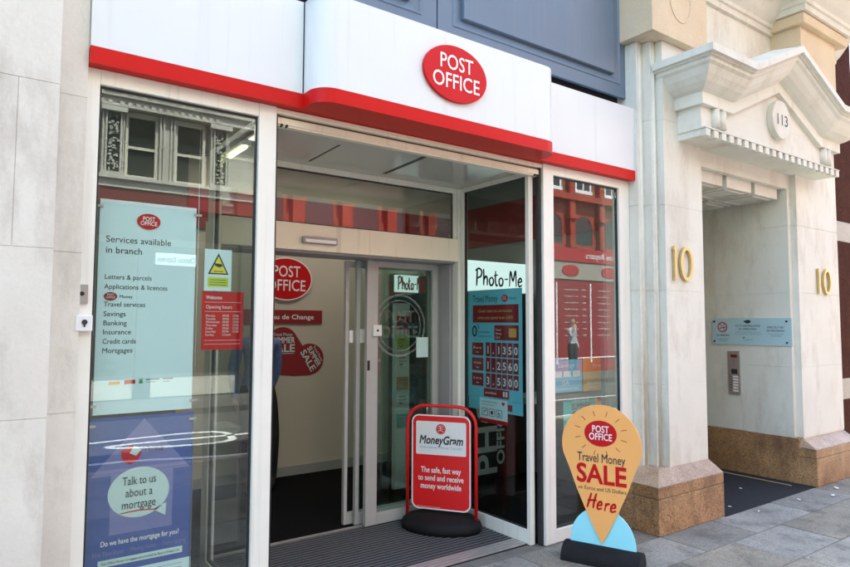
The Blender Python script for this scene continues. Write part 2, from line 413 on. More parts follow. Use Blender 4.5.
for ri, (ya, yb) in enumerate(zip(rows[1:], rows[:-1])):
    x = -8 + random.random()
    cuts = []
    if ri == 1: cuts = [2.9, 3.75, 4.35, 5.05, 6.0, 6.9]
    if ri == 2: cuts = [2.6, 3.4, 4.0, 4.69, 5.42, 6.5]
    xs = [x]
    while xs[-1] < 18:
        nx = xs[-1] + random.uniform(.62, 1.12)
        if cuts and nx > cuts[0] - .4:
            xs += cuts; cuts = []
        else: xs.append(nx)
    for xa, xb in zip(xs[:-1], xs[1:]):
        t = random.uniform(.76, 1.2); h = random.uniform(-.07, .06)
        if ri == 0 and 5.253 < xb and xa < 6.93: pass
        slab(xa, xb, ya, yb, (t*(1-h*.6), t, t*(1+h)))
for (xa, xb) in [(-3, .3), (.3, 1.36)]: slab(xa, xb, -.02, .1, (.95, .95, .97))
pav = b.obj('pavement', 'slab', base=(0, 0, 0)); tag(pav, 'grey flagstone pavement in front of the shop and the doorway', 'pavement', kind='structure')
tag(B().box(-30, 40, -4.2, .12, -.15, -.004).obj('pavement_bed', 'joint', base=(0, 0, -.15)), 'sandy bed showing in the joints between the flagstones', 'pavement', kind='structure')
tag(B().box(-30, 40, -4.36, -4.2, -.2, 0.0).obj('kerb', 'palegranite', base=(0, -4.3, -.2)), 'granite kerb along the pavement', 'kerb', kind='structure')
tag(B().box(-120, 140, -9.0, -4.36, -.3, -.12).obj('road', 'asphalt', base=(0, -7, -.3)), 'asphalt road in front of the shops', 'road', kind='structure')
tag(B().box(-30, 40, -11.0, -9.0, -.3, 0).obj('far_pavement', 'asphalt', base=(0, -10, -.3)), 'pavement on the far side of the road', 'pavement', kind='structure')
tag(B().box(-400, 400, -400, 400, -.6, -.31).obj('ground', 'asphalt', base=(0, 0, -.6)), 'city ground under the street', 'ground', kind='structure')
b = B()
def band(pts, w):
    f = Fr((0, 0, -.115), (1, 0, 0), (0, 1, 0))
    b.stroke(f, pts, w)
band([(-6, -5.3), (-2, -4.9), (1.2, -5.35), (3.2, -4.9), (6, -5.3), (9, -4.9), (13, -5.3)], .12)
band([(-6, -6.5), (0, -6.75), (3.0, -6.95), (3.3, -6.2), (2.9, -5.9), (1.9, -6.2), (1.85, -6.5), (4.5, -6.4), (9, -6.7), (14, -6.5)], .12)
tag(b.obj('road_markings', 'roadwhite', base=(0, 0, -.12)), 'white zigzag lines painted on the road', 'road marking', kind='structure')

# ------------------------------------------------------------------ the office building round the shop
bld = thing('office_building', (2, .2, 0), 'stone office building that holds the red and white shopfront', 'building')
# left pier, built of blocks
b = B()
Z = [0, .5, 1.21, 1.94, 2.672, 3.40]
g = .0010
cutx = {0: [-.9], 1: [-.55], 2: [-1.1], 3: [-1.0, .132], 4: [-.6]}
for i in range(5):
    xs = [-6] + [-2.2] + cutx[i] + [.286]
    for xa, xb in zip(xs[:-1], xs[1:]): b.box(xa+g, xb-g if xb != .286 else xb, -.15, .3, Z[i]+g, Z[i+1]-g)
b.box(-6, .284, -.146, .29, 0, 3.4)
b.box(-6, .286, -.15, .3, 3.40+g, 3.9)
for i in range(5): b.box(.284, .41, -.03, .3, (Z[i]+g), Z[i+1]-g)
b.box(.285, .408, -.026, .29, 0, 3.9)
pier = b.obj('pier', 'greystone', bld, bevel=.001); tag(pier, 'grey limestone pier with fine joints at the left')
B().ell(Fr((.06, -.15, 1.62)), 0, 0, .008, .008, 0, .003, 12).obj('screw_hole', 'dark', pier)
# body of the building, high enough to shade the street
b = B()
b.box(-14, 8.14, .45, 10, 3.6, 11.4)
b.box(-14, -.8, .3, 10, 0, 3.6)
b.box(-.8, 5.2, 3.3, 10, -.3, 3.6)
b.box(6.98, 8.14, .3, 10, 0, 3.6); b.box(5.2, 6.98, 3.6, 10, -.3, 3.6)
b.box(-14, .41, -.13, .45, 3.9, 11.4); b.box(.41, 4.56, .15, .45, 5.45, 5.9); b.box(.41, 4.56, .15, .45, 8.2, 9.4); b.box(.41, 4.56, .15, .45, 10.9, 11.4)
b.box(.41, .8, .1, .45, 5.9, 11.4); b.box(4.2, 4.56, .1, .45, 5.9, 11.4)
b.obj('upper_wall', 'portland', bld)
# slate-blue spandrel panels
def spandrel(x0, x1, z0, z1):
    b = B()
    f = Fr((0, 0.02, 0))
    m = .155
    def rect(x0, x1, z0, z1): return [(x0, z0), (x1, z0), (x1, z1), (x0, z1)]
    # stepped moulding rings: outer frame, bevel, recess, field
    steps = [((x0+k*1.2, x1-k*1.2, z0+k, z1-k), d) for k, d in ((0, 0), (.105, 0), (.109, .007), (.116, .007), (.124, -.004), (.182, -.022), (.184, .010), (.188, .014))]
    secs = [[f.p(x, z, d) for x, z in rect(*r)] for r, d in steps]
    secs.insert(0, [f.p(x, z, -.03) for x, z in rect(x0, x1, z0, z1)])
    b.loft(secs, True, True)
    return b.obj('spandrel_panel', 'slate', bld)
spandrel(.42, 2.492, 3.562, 5.4); spandrel(2.503, 4.59, 3.562, 5.4)
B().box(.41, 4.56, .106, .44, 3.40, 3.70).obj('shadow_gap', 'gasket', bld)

# ------------------------------------------------------------------ shopfront
sf = thing('shopfront', (2.5, 0, 0), 'white framed shopfront with a red banded fascia and a recessed entrance', 'shopfront')
def fascia_path(n=8):
    """plan outline of the fascia front: flat, swelling forward over the door, flat"""
    P = [(.412, -.06), (1.492, -.06), (1.492, -.13)]; r = .12
    P += [(1.492+r-r*math.cos(R(90*k/n)), -.25+r-r*math.sin(R(90*k/n))) for k in range(n+1)]
    P += [(3.39-r+r*math.sin(R(90*k/n)), -.25+r-r*math.cos(R(90*k/n))) for k in range(n+1)]
    P += [(3.39, -.13), (3.39, -.06), (4.552, -.06)]
    return P
def fascia(z0, z1, out, name, mat, xa=0, xb=0):
    P = fascia_path(); 
    o = []
    for i, (x, y) in enumerate(P):
        a = P[max(0, i-1)]; c = P[min(len(P)-1, i+1)]; t = Vector((c[0]-a[0], c[1]-a[1])).normalized(); n = Vector((t.y, -t.x))
        o.append((x+n.x*out, y+n.y*out))
    o[0] = (o[0][0]-xa, -.06-out); o[-1] = (o[-1][0]+xb, -.06-out); o[1] = (1.492-out, -.06-out); o[2] = (1.492-out, o[2][1]); o[-2] = (3.39+out, -.06-out); o[-3] = (3.39+out, o[-3][1])
    poly = o + [(4.552+xb, .098), (.412-xa, .098)]
    f = Fr((0, 0, 0), (1, 0, 0), (0, 1, 0))
    b = B(); bm = b.bm
    a = [bm.verts.new((x, y, z0)) for x, y in poly]; c = [bm.verts.new((x, y, z1)) for x, y in poly]
    for i in range(len(poly)):
        j = (i+1) % len(poly); b._face([a[i], a[j], c[j], c[i]])
    m_ = len(o)
    for V, z in ((a, z0), (c, z1)):
        back = [bm.verts.new((min(max(q[0], .412-xa), 4.552+xb), .098, z)) for q in o]
        for i in range(m_-1): b._face([V[i], V[i+1], back[i+1], back[i]])
    bmesh.ops.remove_doubles(bm, verts=bm.verts, dist=.0004)
    ob = b.obj(name, mat, sf)
    for p in ob.data.polygons: p.use_smooth = abs(p.normal.z) < .5
    md = ob.modifiers.new('edges', 'EDGE_SPLIT'); md.split_angle = R(30)
    return ob
fa = fascia(2.918, 3.452, 0, 'fascia', 'white')
fascia(2.834, 2.915, .004, 'red_band', 'red')
for x in (1.488,): B().box(x-.003, x+.003, -.0625, -.05, 2.92, 3.45).obj('joint_strip', 'gasket', fa)
f = Fr((2.432, -.252, 3.186))
e = B(); e.prism(f, ellipse(0, 0, .252, .180, 64), 0, .022); e = e.obj('oval_sign', 'signred', sf, bevel=.003)
t = B(); t.text(f, 'POST', .135, 0, .022, .024, 'CENTER', bold=.006, fit=.262); t.text(f, 'OFFICE', .135, 0, -.098, .024, 'CENTER', bold=.006, fit=.372); t.obj('lettering', 'lettering', e)
# posts, rails
def fr(b, x0, x1, z0, z1, y0=0, y1=.07): b.box(x0, x1, y0, y1, z0, z1)
b = B(); fr(b, .405, .467, 0, 2.834); fr(b, 1.257, 1.359, 0, 2.834, -.003, .075); fr(b, .467, 1.257, 2.760, 2.834); fr(b, .467, 1.257, 0, .26, .0, .07)
b.obj('window_frame', 'frame', sf, bevel=.004)
b = B(); fr(b, 3.486, 3.597, 0, 2.834, -.003, .075); fr(b, 4.395, 4.53, 0, 2.834); fr(b, 3.597, 4.395, 2.760, 2.834); fr(b, 3.597, 4.395, 0, .095)
b.obj('window_frame', 'frame', sf, bevel=.004)
def gask(x0, x1, z0, z1, y, t=.010, nm='gasket', mat='gasket', d=.02):
    b = B(); b.box(x0, x0+t, y, y+d, z0, z1); b.box(x1-t, x1, y, y+d, z0, z1); b.box(x0+t, x1-t, y, y+d, z0, z0+t); b.box(x0+t, x1-t, y, y+d, z1-t, z1)
    return b.obj(nm, mat, sf)
gask(.467, 1.257, .26, 2.760, .022); gask(3.597, 4.395, .095, 2.760, .022)
B().box(.478, 1.246, .028, .036, .271, 2.749).obj('window_pane', 'glass', sf)
B().box(3.608, 4.384, .028, .036, .106, 2.749).obj('window_pane', 'glass', sf)
# aluminium inner reveal of the right window, seen through its glass
B().box(4.30, 4.34, .10, .14, .1, 2.75).obj('inner_mullion', 'inwall2', sf)
# head and roller shutter over the door
b = B(); b.box(1.36, 3.485, .005, .09, 2.800, 2.832)
b.obj('shutter_housing', 'beige', sf, bevel=.006)
b = B(); b.box(1.366, 3.479, .03, .075, 2.736, 2.790); b.box(1.366, 3.479, .022, .03, 2.747, 2.784); sb = b.obj('shutter_bottom_bar', 'beige', sf, bevel=.003)
for x in (1.40, 1.43, 3.425, 3.45): B().cyl((x, .02, 2.742), (x, .045, 2.742), .008, 10).obj('lock_pin', 'dark', sb)
B().box(1.366, 3.479, .04, .07, 2.790, 2.800).obj('shutter_slot', 'gasket', sf)
B().box(3.462, 3.484, .02, .06, 0, 2.80).obj('shutter_guide', 'gasket', sf); B().box(1.361, 1.375, .02, .06, 0, 2.80).obj('shutter_guide', 'gasket', sf)
# recess soffit
c = B().box(1.30, 3.50, .09, .93, 2.778, 2.80).obj('soffit', 'glassyceil', sf)
for (xa, ya, xb, yb) in ((1.93, .80, 1.91, .30), (2.555, .80, 2.515, .20), (2.575, .80, 2.535, .20)):
    s_ = B(); s_.prism(Fr((0, 0, 2.778), (1, 0, 0), (0, -1, 0)), [(xa, -ya), (xa+.012, -ya), (xb+.012, -yb), (xb, -yb)], 0, .002)
    s_.obj('soffit_joint', 'gasket', c)
# side glazing of the recess (left and right)
for x, sgn in ((3.42, 1), (1.30, -1)):
    b = B()
    x0, x1 = x-.022, x+.022
    b.box(x0, x1, .066, .105, 0, 2.778); b.box(x0, x1, .84, .88, 0, 2.778); b.box(x0, x1, .105, .84, 0, .105); b.box(x0, x1, .105, .84, 2.74, 2.778)
    o = b.obj('side_frame', 'frame', sf, bevel=.003)
    gk = B(); 
    gk.box(x-.012, x+.012, .105, .113, .105, 2.74); gk.box(x-.012, x+.012, .832, .84, .105, 2.74); gk.box(x-.012, x+.012, .113, .832, 2.732, 2.74); gk.box(x-.012, x+.012, .113, .832, .105, .113)
    gk.obj('gasket', 'gasket', o)
    B().box(x-.004, x+.004, .113, .832, .113, 2.732).obj('side_pane', 'clear', o)
b = B(); b.box(3.37, 3.442, .882, .96, 0, 2.778); b.obj('corner_post', 'frame', sf, bevel=.004)
b = B(); b.box(1.278, 1.345, .882, .96, 0, 2.778); b.obj('corner_post', 'frame', sf, bevel=.004)
# transom, door beam
b = B(); b.box(1.345, 3.37, .90, .95, 2.735, 2.778); b.box(3.335, 3.369, .90, .95, 2.34, 2.735); b.obj('transom_frame', 'frame', sf, bevel=.003)
gask(1.345, 3.335, 2.342, 2.735, .915, .009)
B().box(1.354, 3.326, .922, .930, 2.351, 2.726).obj('transom_pane', 'glass', sf)
bm_ = B(); bm_.box(1.345, 3.405, .885, 1.24, 2.145, 2.340); beam = bm_.obj('door_beam', 'beige', sf, bevel=.006)
sn = B(); sn.box(1.925, 2.20, .845, .884, 2.195, 2.245); sn = sn.obj('motion_sensor', 'greypaint', beam, bevel=.006)
B().box(1.94, 2.185, .842, .846, 2.203, 2.225).obj('lens', 'lettering', sn)
B().box(1.36, 3.37, .93, 1.22, 2.132, 2.144).obj('door_track', 'greypaint', beam)
B().box(1.36, 3.40, 1.145, 1.175, 0.0, .012).obj('floor_track', 'nosing', sf)
# door leaves
def leaf(x0, x1, y, z1=2.13, st=.04, name='door_leaf', mat='grey', st2=None, bot=.09, z0=.012):
    st2 = st2 or st
    b = B(); b.box(x0, x0+st, y, y+.04, z0, z1); b.box(x1-st2, x1, y, y+.04, z0, z1); b.box(x0+st, x1-st2, y, y+.04, z0, z0+bot); b.box(x0+st, x1-st2, y, y+.04, z1-.05, z1)
    o = b.obj(name, mat, sf, bevel=.003)
    B().box(x0+st, x1-st2, y+.016, y+.024, z0+bot, z1-.05).obj('pane', 'clear', o)
    return o
l1 = leaf(2.485, 3.36, 1.235, st=.03); l2 = leaf(2.56, 3.37, 1.185, st=.035); l3 = leaf(2.605, 3.315, 1.10, st=.105, st2=.05)
b = B(); b.box(3.315, 3.40, 1.12, 1.20, 0, 2.13); b.box(3.345, 3.40, .97, 1.12, 0, 2.13); b.obj('door_jamb', 'greypaint', sf)
b = B(); b.box(2.515, 2.55, 1.225, 1.235, 1.46, 1.56); b.obj('lock_case', 'cardwhite', l1)
b = B(); b.box(2.59, 2.66, 1.176, 1.185, 1.46, 1.57); b.obj('lock_case', 'cardwhite', l2)
b = B(); b.box(2.655, 2.735, 1.080, 1.10, 1.515, 1.605); lc = b.obj('lock_case', 'cardwhite', l3, bevel=.004)
B().ell(Fr((2.695, 1.080, 1.56)), 0, 0, .010, .010, 0, .002, 16).obj('keyhole', 'dark', lc)
B().box(2.612, 2.632, 1.094, 1.10, 1.24, 1.32).obj('door_pull', 'dark', l3)
B().box(3.10, 3.22, 1.108, 1.114, 1.33, 1.50).obj('notice_sticker', 'bubble', l3)
f = Fr((2.93, 1.112, 1.60))
b = B(); b.ring(f, ellipse(0, 0, .262, .262), ellipse(0, 0, .244, .244), 0, .0015); b.ring(f, ellipse(0, 0, .215, .215), ellipse(0, 0, .205, .205), 0, .0015)
b.text(f, 'POST', .14, 0, .03, .001, 'CENTER', bold=.02, fit=.28); b.text(f, 'OFFICE', .14, 0, -.10, .001, 'CENTER', bold=.02, fit=.36); b.obj('etched_logo', 'etch', l3)
# key switches on the left stile
b = B(); b.box(.392, .446, -.016, 0, 1.707, 1.797); ks = b.obj('key_switch', 'steel', sf, bevel=.002)
B().ell(Fr((.420, -.016, 1.752)), 0, 0, .010, .010, 0, .004, 16).obj('button', 'dark', ks)
b = B(); b.box(.394, .466, -.035, 0, 1.578, 1.652); ks = b.obj('key_switch', 'cardwhite', sf, bevel=.004); ks['label'] = 'white lock box with keyhole on the window stile'
b = B(); b.ell(Fr((.432, -.035, 1.620)), 0, 0, .012, .012, 0, .005, 16); b.box(.428, .436, -.037, -.034, 1.598, 1.612); b.obj('keyhole', 'gasket', ks)

# ------------------------------------------------------------------ entrance mat, threshold
mt = thing('entrance_mat', (2.4, .6, 0), 'black ribbed mat with metal nosing in the shop recess', 'mat')
B().box(1.36, 3.40, .10, 1.145, -.012, .003).obj('mat_base', 'mat', mt)
b = B()
y = .27
while y < 1.13:
    b.box(1.37, 3.39, y, y+.016, .003, .008); y += .042
b.obj('rib', 'matrib', mt)
b = B()
for y in (.105, .142, .179, .216): b.box(1.37, 3.45 - (y-.105)*.4, y, y+.026, .003, .009)
b.obj('nosing', 'nosing', mt)

# ------------------------------------------------------------------ shop interior
room = thing('shop_interior', (2.4, 2.2, 0), 'dim shop interior with beige back wall and dark carpet behind the doors', 'interior')
B().box(-.75, 5.1, 1.176, 3.1, -.02, 0.001).obj('carpet', 'carpet', room)
B().box(-.75, 1.278, .08, 1.176, -.02, 0.001).obj('carpet', 'carpet', room); B().box(3.442, 5.1, .08, 1.176, -.02, .001).obj('carpet', 'carpet', room)
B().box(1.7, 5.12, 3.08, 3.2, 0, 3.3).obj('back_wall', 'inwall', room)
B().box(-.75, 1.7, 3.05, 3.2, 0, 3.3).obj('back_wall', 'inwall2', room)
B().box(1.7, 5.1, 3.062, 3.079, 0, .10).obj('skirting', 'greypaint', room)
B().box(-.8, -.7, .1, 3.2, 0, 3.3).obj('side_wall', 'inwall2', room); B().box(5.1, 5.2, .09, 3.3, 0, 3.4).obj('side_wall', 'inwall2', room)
B().box(5.08, 5.099, .1, 3.04, 2.56, 3.05).obj('red_band', 'boothred', room)
B().box(1.7, 5.079, 3.04, 3.079, 2.56, 2.96).obj('red_band', 'maroon', room)
B().box(-.8, 5.2, .1, 3.2, 3.3, 3.4).obj('ceiling', 'inceil', room)
B().box(-.8, 5.2, .099, .109, 2.84, 3.5).obj('bulkhead', 'inceil', room)
for (x0, x1, y0, y1) in ((1.9, 2.5, 1.75, 2.35), (3.3, 3.9, 1.75, 2.35), (0.0, .6, 1.6, 2.2)):  # panels added to brighten the dim shop interior
    t = thing('added_ceiling_light', ((x0+x1)/2, (y0+y1)/2, 3.28), {1.9: 'added square ceiling light panel above the beige wall with the red oval', 3.3: 'added square ceiling light panel near the photo booth', 0.0: 'added square ceiling light panel behind the left window posters'}[x0], 'light', 'added ceiling light panels brightening the shop')
    b = B(); b.box(x0-.02, x1+.02, y0-.02, y1+.02, 3.285, 3.299); b.obj('housing', 'lettering', t)
    B().box(x0, x1, y0, y1, 3.275, 3.284).obj('diffuser', 'fillpanel', t)
# tube light near the left window
t = thing('tube_light', (1.385, .74, 2.74), 'glowing yellow tube light under the entrance soffit, seen through the left window', 'light')
b = B(); b.box(1.352, 1.418, .55, .878, 2.748, 2.777); b.obj('fitting', 'lettering', t)
b = B(); b.cyl((1.385, .565, 2.738), (1.385, .865, 2.738), .014, 10); b.obj('tube', 'tube', t)
# low cabinet seen through the left window
t = thing('leaflet_cabinet', (1.0, 1.5, 0), 'pale narrow cabinet standing inside behind the left window', 'cabinet')
b = B(); b.box(1.03, 1.25, 1.05, 1.35, .12, .90); b.obj('body', 'cardwhite', t, bevel=.006); b = B(); b.box(1.04, 1.24, 1.06, 1.34, 0, .12); b.obj('plinth', 'black', t)
b = B(); b.box(1.05, 1.23, 1.044, 1.05, .42, .86); b.obj('door', 'inwall2', t)
# pennant
b = B(); b.prism(Fr((1.03, .62, 1.05)), [(-.05, .2), (.07, .2), (.0, -.03)], 0, .003)
tag(b.obj('pennant', 'orange'), 'small orange triangular pennant hanging behind the left window', 'pennant')

# photo booth
t = thing('photo_booth', (4.6, 2.0, 0), 'large photo booth with backlit white sign behind the side glass', 'photo booth')
b = B(); b.box(4.16, 5.06, 1.72, 2.6, 0, 1.955); b.box(4.16, 5.06, 1.90, 2.6, 1.955, 2.29); b.obj('cabin', 'boothdark', t, bevel=.01)
sg = B().box(4.17, 5.05, 1.70, 1.899, 1.96, 2.275).obj('sign_box', 'backlit', t)
f = Fr((4.255, 1.698, 2.02))
def handwriting(b, f, h, z=.001, w=.02, k=1.0):
    """brush lettering: Photo-Me"""
    u = h
    def st(pts, ox): b.stroke(f, [((x+ox)*u*k, y*u) for x, y in pts], w, z)
    st([(.08, -.05), (.12, .5), (.14, .95)], 0); st([(.0, .85), (.25, 1.0), (.48, .85), (.42, .55), (.14, .42)], 0)
    st([(.02, 1.0), (.03, .5), (.02, .0)], .62); st([(.03, .3), (.18, .55), (.30, .42), (.30, .0)], .62)
    st([(.2, .52), (.02, .35), (.08, .04), (.28, .08), (.34, .35), (.2, .52)], 1.08)
    st([(.14, .92), (.12, .3), (.2, .02), (.3, .08)], 1.46); st([(.0, .6), (.32, .68)], 1.46)
    st([(.2, .52), (.02, .35), (.08, .04), (.28, .08), (.34, .35), (.2, .52)], 1.86)
    st([(.0, .42), (.28, .46)], 2.34)
    st([(.0, .0), (.10, .95), (.30, .35), (.52, 1.0), (.58, .0)], 2.74)
    st([(.0, .28), (.30, .36), (.2, .55), (.02, .36), (.08, .04), (.34, .12)], 3.48)
b = B(); handwriting(b, f, .175, .001, .022); b.obj('lettering', 'ink', sg)
f2 = Fr((4.56, 1.719, .02), (0, 0, 1), (-1, 0, 0))
b = B(); b.text(f2, 'PHOTO', .40, .02, .0, .001, 'LEFT', bold=.02, fit=1.45); b.obj('side_lettering', 'boothgrey', t)
pn = B().box(4.68, 4.86, 1.712, 1.719, 0.0, 1.95).obj('red_stripe', 'boothred', t)
f3 = Fr((4.66, 1.711, .10), (0, 0, 1), (-1, 0, 0))
b = B(); b.text(f3, 'OFFICE', .15, .04, .0, .001, 'LEFT', bold=.03, fit=.60); b.obj('white_lettering', 'bubble', t)
t = thing('photo_booth', (4.5, 2.95, 0), 'farther slim photo machine seen through the fixed door glass', 'photo booth')
b = B(); b.box(4.05, 4.95, 2.93, 3.05, 0, 1.985); b.box(4.05, 4.95, 2.95, 3.05, 1.985, 2.21); b.obj('cabin', 'boothdark', t, bevel=.008)
sg = B().box(4.06, 4.94, 2.92, 2.949, 1.99, 2.19).obj('sign_box', 'backlit', t)
b = B(); handwriting(b, Fr((4.09, 2.919, 2.02)), .155, .001, .02, .66); b.obj('lettering', 'ink', sg)
# leaflet column
t = thing('leaflet_stand', (3.48, 1.95, 0), 'tall narrow white leaflet stand seen through the door glass', 'stand')
b = B(); b.box(3.43, 3.60, 1.95, 2.0, 0.0, 1.82); b.obj('column', 'cardwhite', t)
for z, m in ((1.62, 'maroon'), (1.42, 'lime'), (1.24, 'cardwhite'), (1.02, 'orange'), (.86, 'cardwhite'), (.66, 'teal')):
    b = B(); b.box(3.45, 3.58, 1.932, 1.95, z-.06, z+.07); q = b.obj('leaflet', m, t)
    c = B(); c.box(3.465, 3.54, 1.9305, 1.932, z+.03, z+.045); c.box(3.465, 3.56, 1.9305, 1.932, z, z+.01); c.box(3.47, 3.51, 1.9305, 1.932, z-.04, z-.015); c.obj('print', 'greypaint', q)

# wall graphics inside
f = Fr((2.75, 3.078, 2.09))
o = B().ell(f, 0, 0, .30, .232, .0, .025, 64).obj('oval_wall_sign', 'signred'); tag(o, 'red oval wall sign with white rim on the beige back wall', 'sign')
b = B(); b.ring(f, ellipse(0, 0, .30, .232, 64), ellipse(0, 0, .288, .220, 64), .025, .028); b.obj('rim', 'lettering', o)
b = B(); b.text(f, 'POST', .17, 0, .025, .027, 'CENTER', bold=.006, fit=.31); b.text(f, 'OFFICE', .17, 0, -.125, .027, 'CENTER', bold=.006, fit=.44); b.obj('lettering', 'lettering', o)
o = B().box(2.05, 3.185, 3.066, 3.079, 1.61, 1.758).obj('wall_sign_strip', 'maroon'); tag(o, 'dark red strip sign reading Bureau de Change under the red oval', 'sign')
b = B(); b.text(Fr((3.085, 3.065, 1.66)), 'Bureau de Change', .07, 0, 0, .001, 'RIGHT', bold=.015, fit=.64); b.obj('lettering', 'lettering', o)
f = Fr((2.86, 3.079, 1.28))
pts = []
b = B()
L_ = [(-.13+.175*math.cos(R(a)), .12+.175*math.sin(R(a))) for a in range(30, 200, 10)] + [(-.36, -.19), (.0, -.23), (.19, -.23)] + [(.185+.17*math.cos(R(a)), -.055+.17*math.sin(R(a))) for a in range(-80, 130, 10)]
b.prism(f, L_, 0, .004)
o = b.obj('heart_decal', 'maroon'); tag(o, 'dark red heart shaped sale decal on the beige back wall', 'decal')
b = B(); fa_ = f.off(-.13, .08, .005)
b.text(fa_, 'Travel Money', .05, 0, .12, .001, 'CENTER', fit=.22); b.text(fa_, 'SUMMER', .09, 0, .045, .001, 'CENTER', bold=.02, fit=.27); b.text(fa_, 'SALE', .115, 0, -.05, .001, 'CENTER', bold=.02, fit=.27); b.box(2.62, 2.86, 3.0725, 3.0735, 1.29, 1.295)
fb_ = f.off(.19, -.055, .005).rot(R(-58))
b.text(fb_, 'Travel Money', .04, 0, .10, .001, 'CENTER', fit=.2); b.text(fb_, 'SUMMER', .08, 0, .03, .001, 'CENTER', bold=.02, fit=.24); b.text(fb_, 'SALE', .10, 0, -.06, .001, 'CENTER', bold=.02, fit=.25)
b.obj('lettering', 'bubble', o)

# ------------------------------------------------------------------ posters in the left window
f = Fr((.499, .10, 1.172))
p = B().fbox(f, 0, .462, 0, 1.055, -.004, 0).obj('services_poster', 'bluecard'); tag(p, 'tall pale blue poster listing services available in branch', 'poster')
def ln(b, f, s, x, y, size, **k): b.text(f, s, size, x, y, .001, **k)
b = B(); H = 1.055
for s, y, sz, ft in (('Services available', .212, .046, .305), ('in branch', .266, .046, .165), ('Letters & parcels', .395, .034, .215), ('Applications & licences', .443, .034, .295), ('Travel services', .530, .034, .19), ('Savings', .577, .034, .10), ('Banking', .622, .034, .105), ('Insurance', .666, .034, .125), ('Credit cards', .712, .034, .15), ('Mortgages', .757, .034, .135)):
    ln(b, f, s, .030, H-y, sz, fit=ft, bold=.005)
ln(b, f, 'Money', .10, H-.487, .022, bold=.01)
for x, w in ((.235, .065), (.315, .05)):
    b.fbox(f, x, x+w, H-.896, H-.892, 0, .001); b.fbox(f, x, x+w*.7, H-.908, H-.906, 0, .001)
b.obj('lettering', 'ink', p)
emblem(p, f, .225, H-.095, .056, .040)
e = B().ell(f, .060, H-.480, .030, .021, .001, .003).obj('small_emblem', 'maroon', p); B().text(f, 'POST', .014, .060, H-.477, .005, 'CENTER', fit=.03).text(f, 'OFFICE', .014, .060, H-.490, .005, 'CENTER', fit=.04).obj('lettering', 'lettering', e)
b = B(); b.fbox(f, .065, .115, H-.912, H-.897, 0, .001); b.obj('orange_mark', 'orange', p)
b = B(); b.fbox(f, .135, .185, H-.912, H-.892, 0, .001); b.obj('red_mark', 'signred', p)
b = B(); b.prism(f, [(.200, H-.912), (.222, H-.912), (.217, H-.895), (.222, H-.885), (.211, H-.893), (.200, H-.885), (.205, H-.895)], 0, .001); b.obj('green_mark', 'green', p)
b = B()
for x in (-.012, .474):
    b.cyl((.499+x, .10, .27), (.499+x, .10, 2.75), .0022, 6)
for x in (-.012, .462):
    for z in (2.19, 1.215, 1.12, .30): b.fbox(Fr((.499, .10, 0)), x-.012, x+.026, z-.006, z+.006, -.008, .008)
tag(b.obj('poster_cable', 'steel'), 'thin steel cables with clips holding the two left window posters', 'cable')
# mortgage poster
f = Fr((.484, .105, .275)); W_ = .494; H = .880
p = B().fbox(f, 0, W_, 0, H, -.004, 0).obj('mortgage_poster', 'purple'); tag(p, 'violet blue poster with a house shape and a talk to us about a mortgage bubble', 'poster')
b = B(); b.prism(f, [(.015, .60), (.105, .60), (.105, .315), (.395, .315), (.395, .60), (.478, .60), (.25, .865)], 0, .001); hs = b.obj('house_shape', 'lilac', p)
b = B(); pts = ellipse(.235, .505, .142, .122, 60); b.prism(f, pts, .002, .003); b.prism(f, [(.30, .41), (.365, .435), (.362, .372)], .002, .003); bu = b.obj('speech_bubble', 'bubble', p)
b = B(); b.text(f, 'Talk to us', .058, .235, .545, .005, 'CENTER', fit=.155, bold=.004); b.text(f, 'about a', .058, .235, .487, .005, 'CENTER', fit=.125, bold=.004); b.text(f, 'mortgage', .058, .235, .430, .005, 'CENTER', fit=.155, bold=.004); b.obj('lettering', 'ink', bu)
b = B(); b.stroke(f, [(.15, .412), (.24, .416), (.325, .408)], .006, .005); b.obj('underline', 'signred', bu)
b = B(); b.prism(f, [(.145, .715), (.195, .74), (.24, .70), (.225, .66), (.19, .645), (.155, .665)], .002, .004); b.obj('heart_mark', 'signred', p)
b = B(); b.prism(f, [(.185, .70), (.205, .735), (.24, .715), (.215, .685)], .004, .006); b.obj('white_roof_mark', 'bubble', p)
b = B(); b.text(f, 'Do we have the mortgage for you?', .035, .25, .268, .001, 'CENTER', fit=.36, bold=.012); b.text(f, 'Money', .035, .255, .70, .001, 'LEFT', fit=.09, bold=.012)
b.obj('white_lettering', 'lettering', p)
b = B(); b.text(f, 'First Time Buyer  ·  Moving Home  ·  Remortgaging', .031, .25, .222, .001, 'CENTER', fit=.43); b.obj('lilac_lettering', 'lilac', p)
b = B(); b.fbox(f, .06, .45, .170, .202, 0, .001); st_ = b.obj('notice_bar', 'bubble', p); B().text(f, 'Post Office Money mortgages are provided by Bank of Ireland UK', .016, .255, .180, .002, 'CENTER', fit=.36, bold=.01).obj('lettering', 'ink', st_)
b = B(); b.fbox(f, 0, W_, 0, .140, 0, .001); st_ = b.obj('small_print_block', 'bluecard', p)
b = B()
for i in range(6): b.fbox(f, .03, .45 - (.1 if i in (2, 5) else 0), .118-i*.02, .121-i*.02, .001, .002)
b.obj('small_print', 'greypaint', st_)
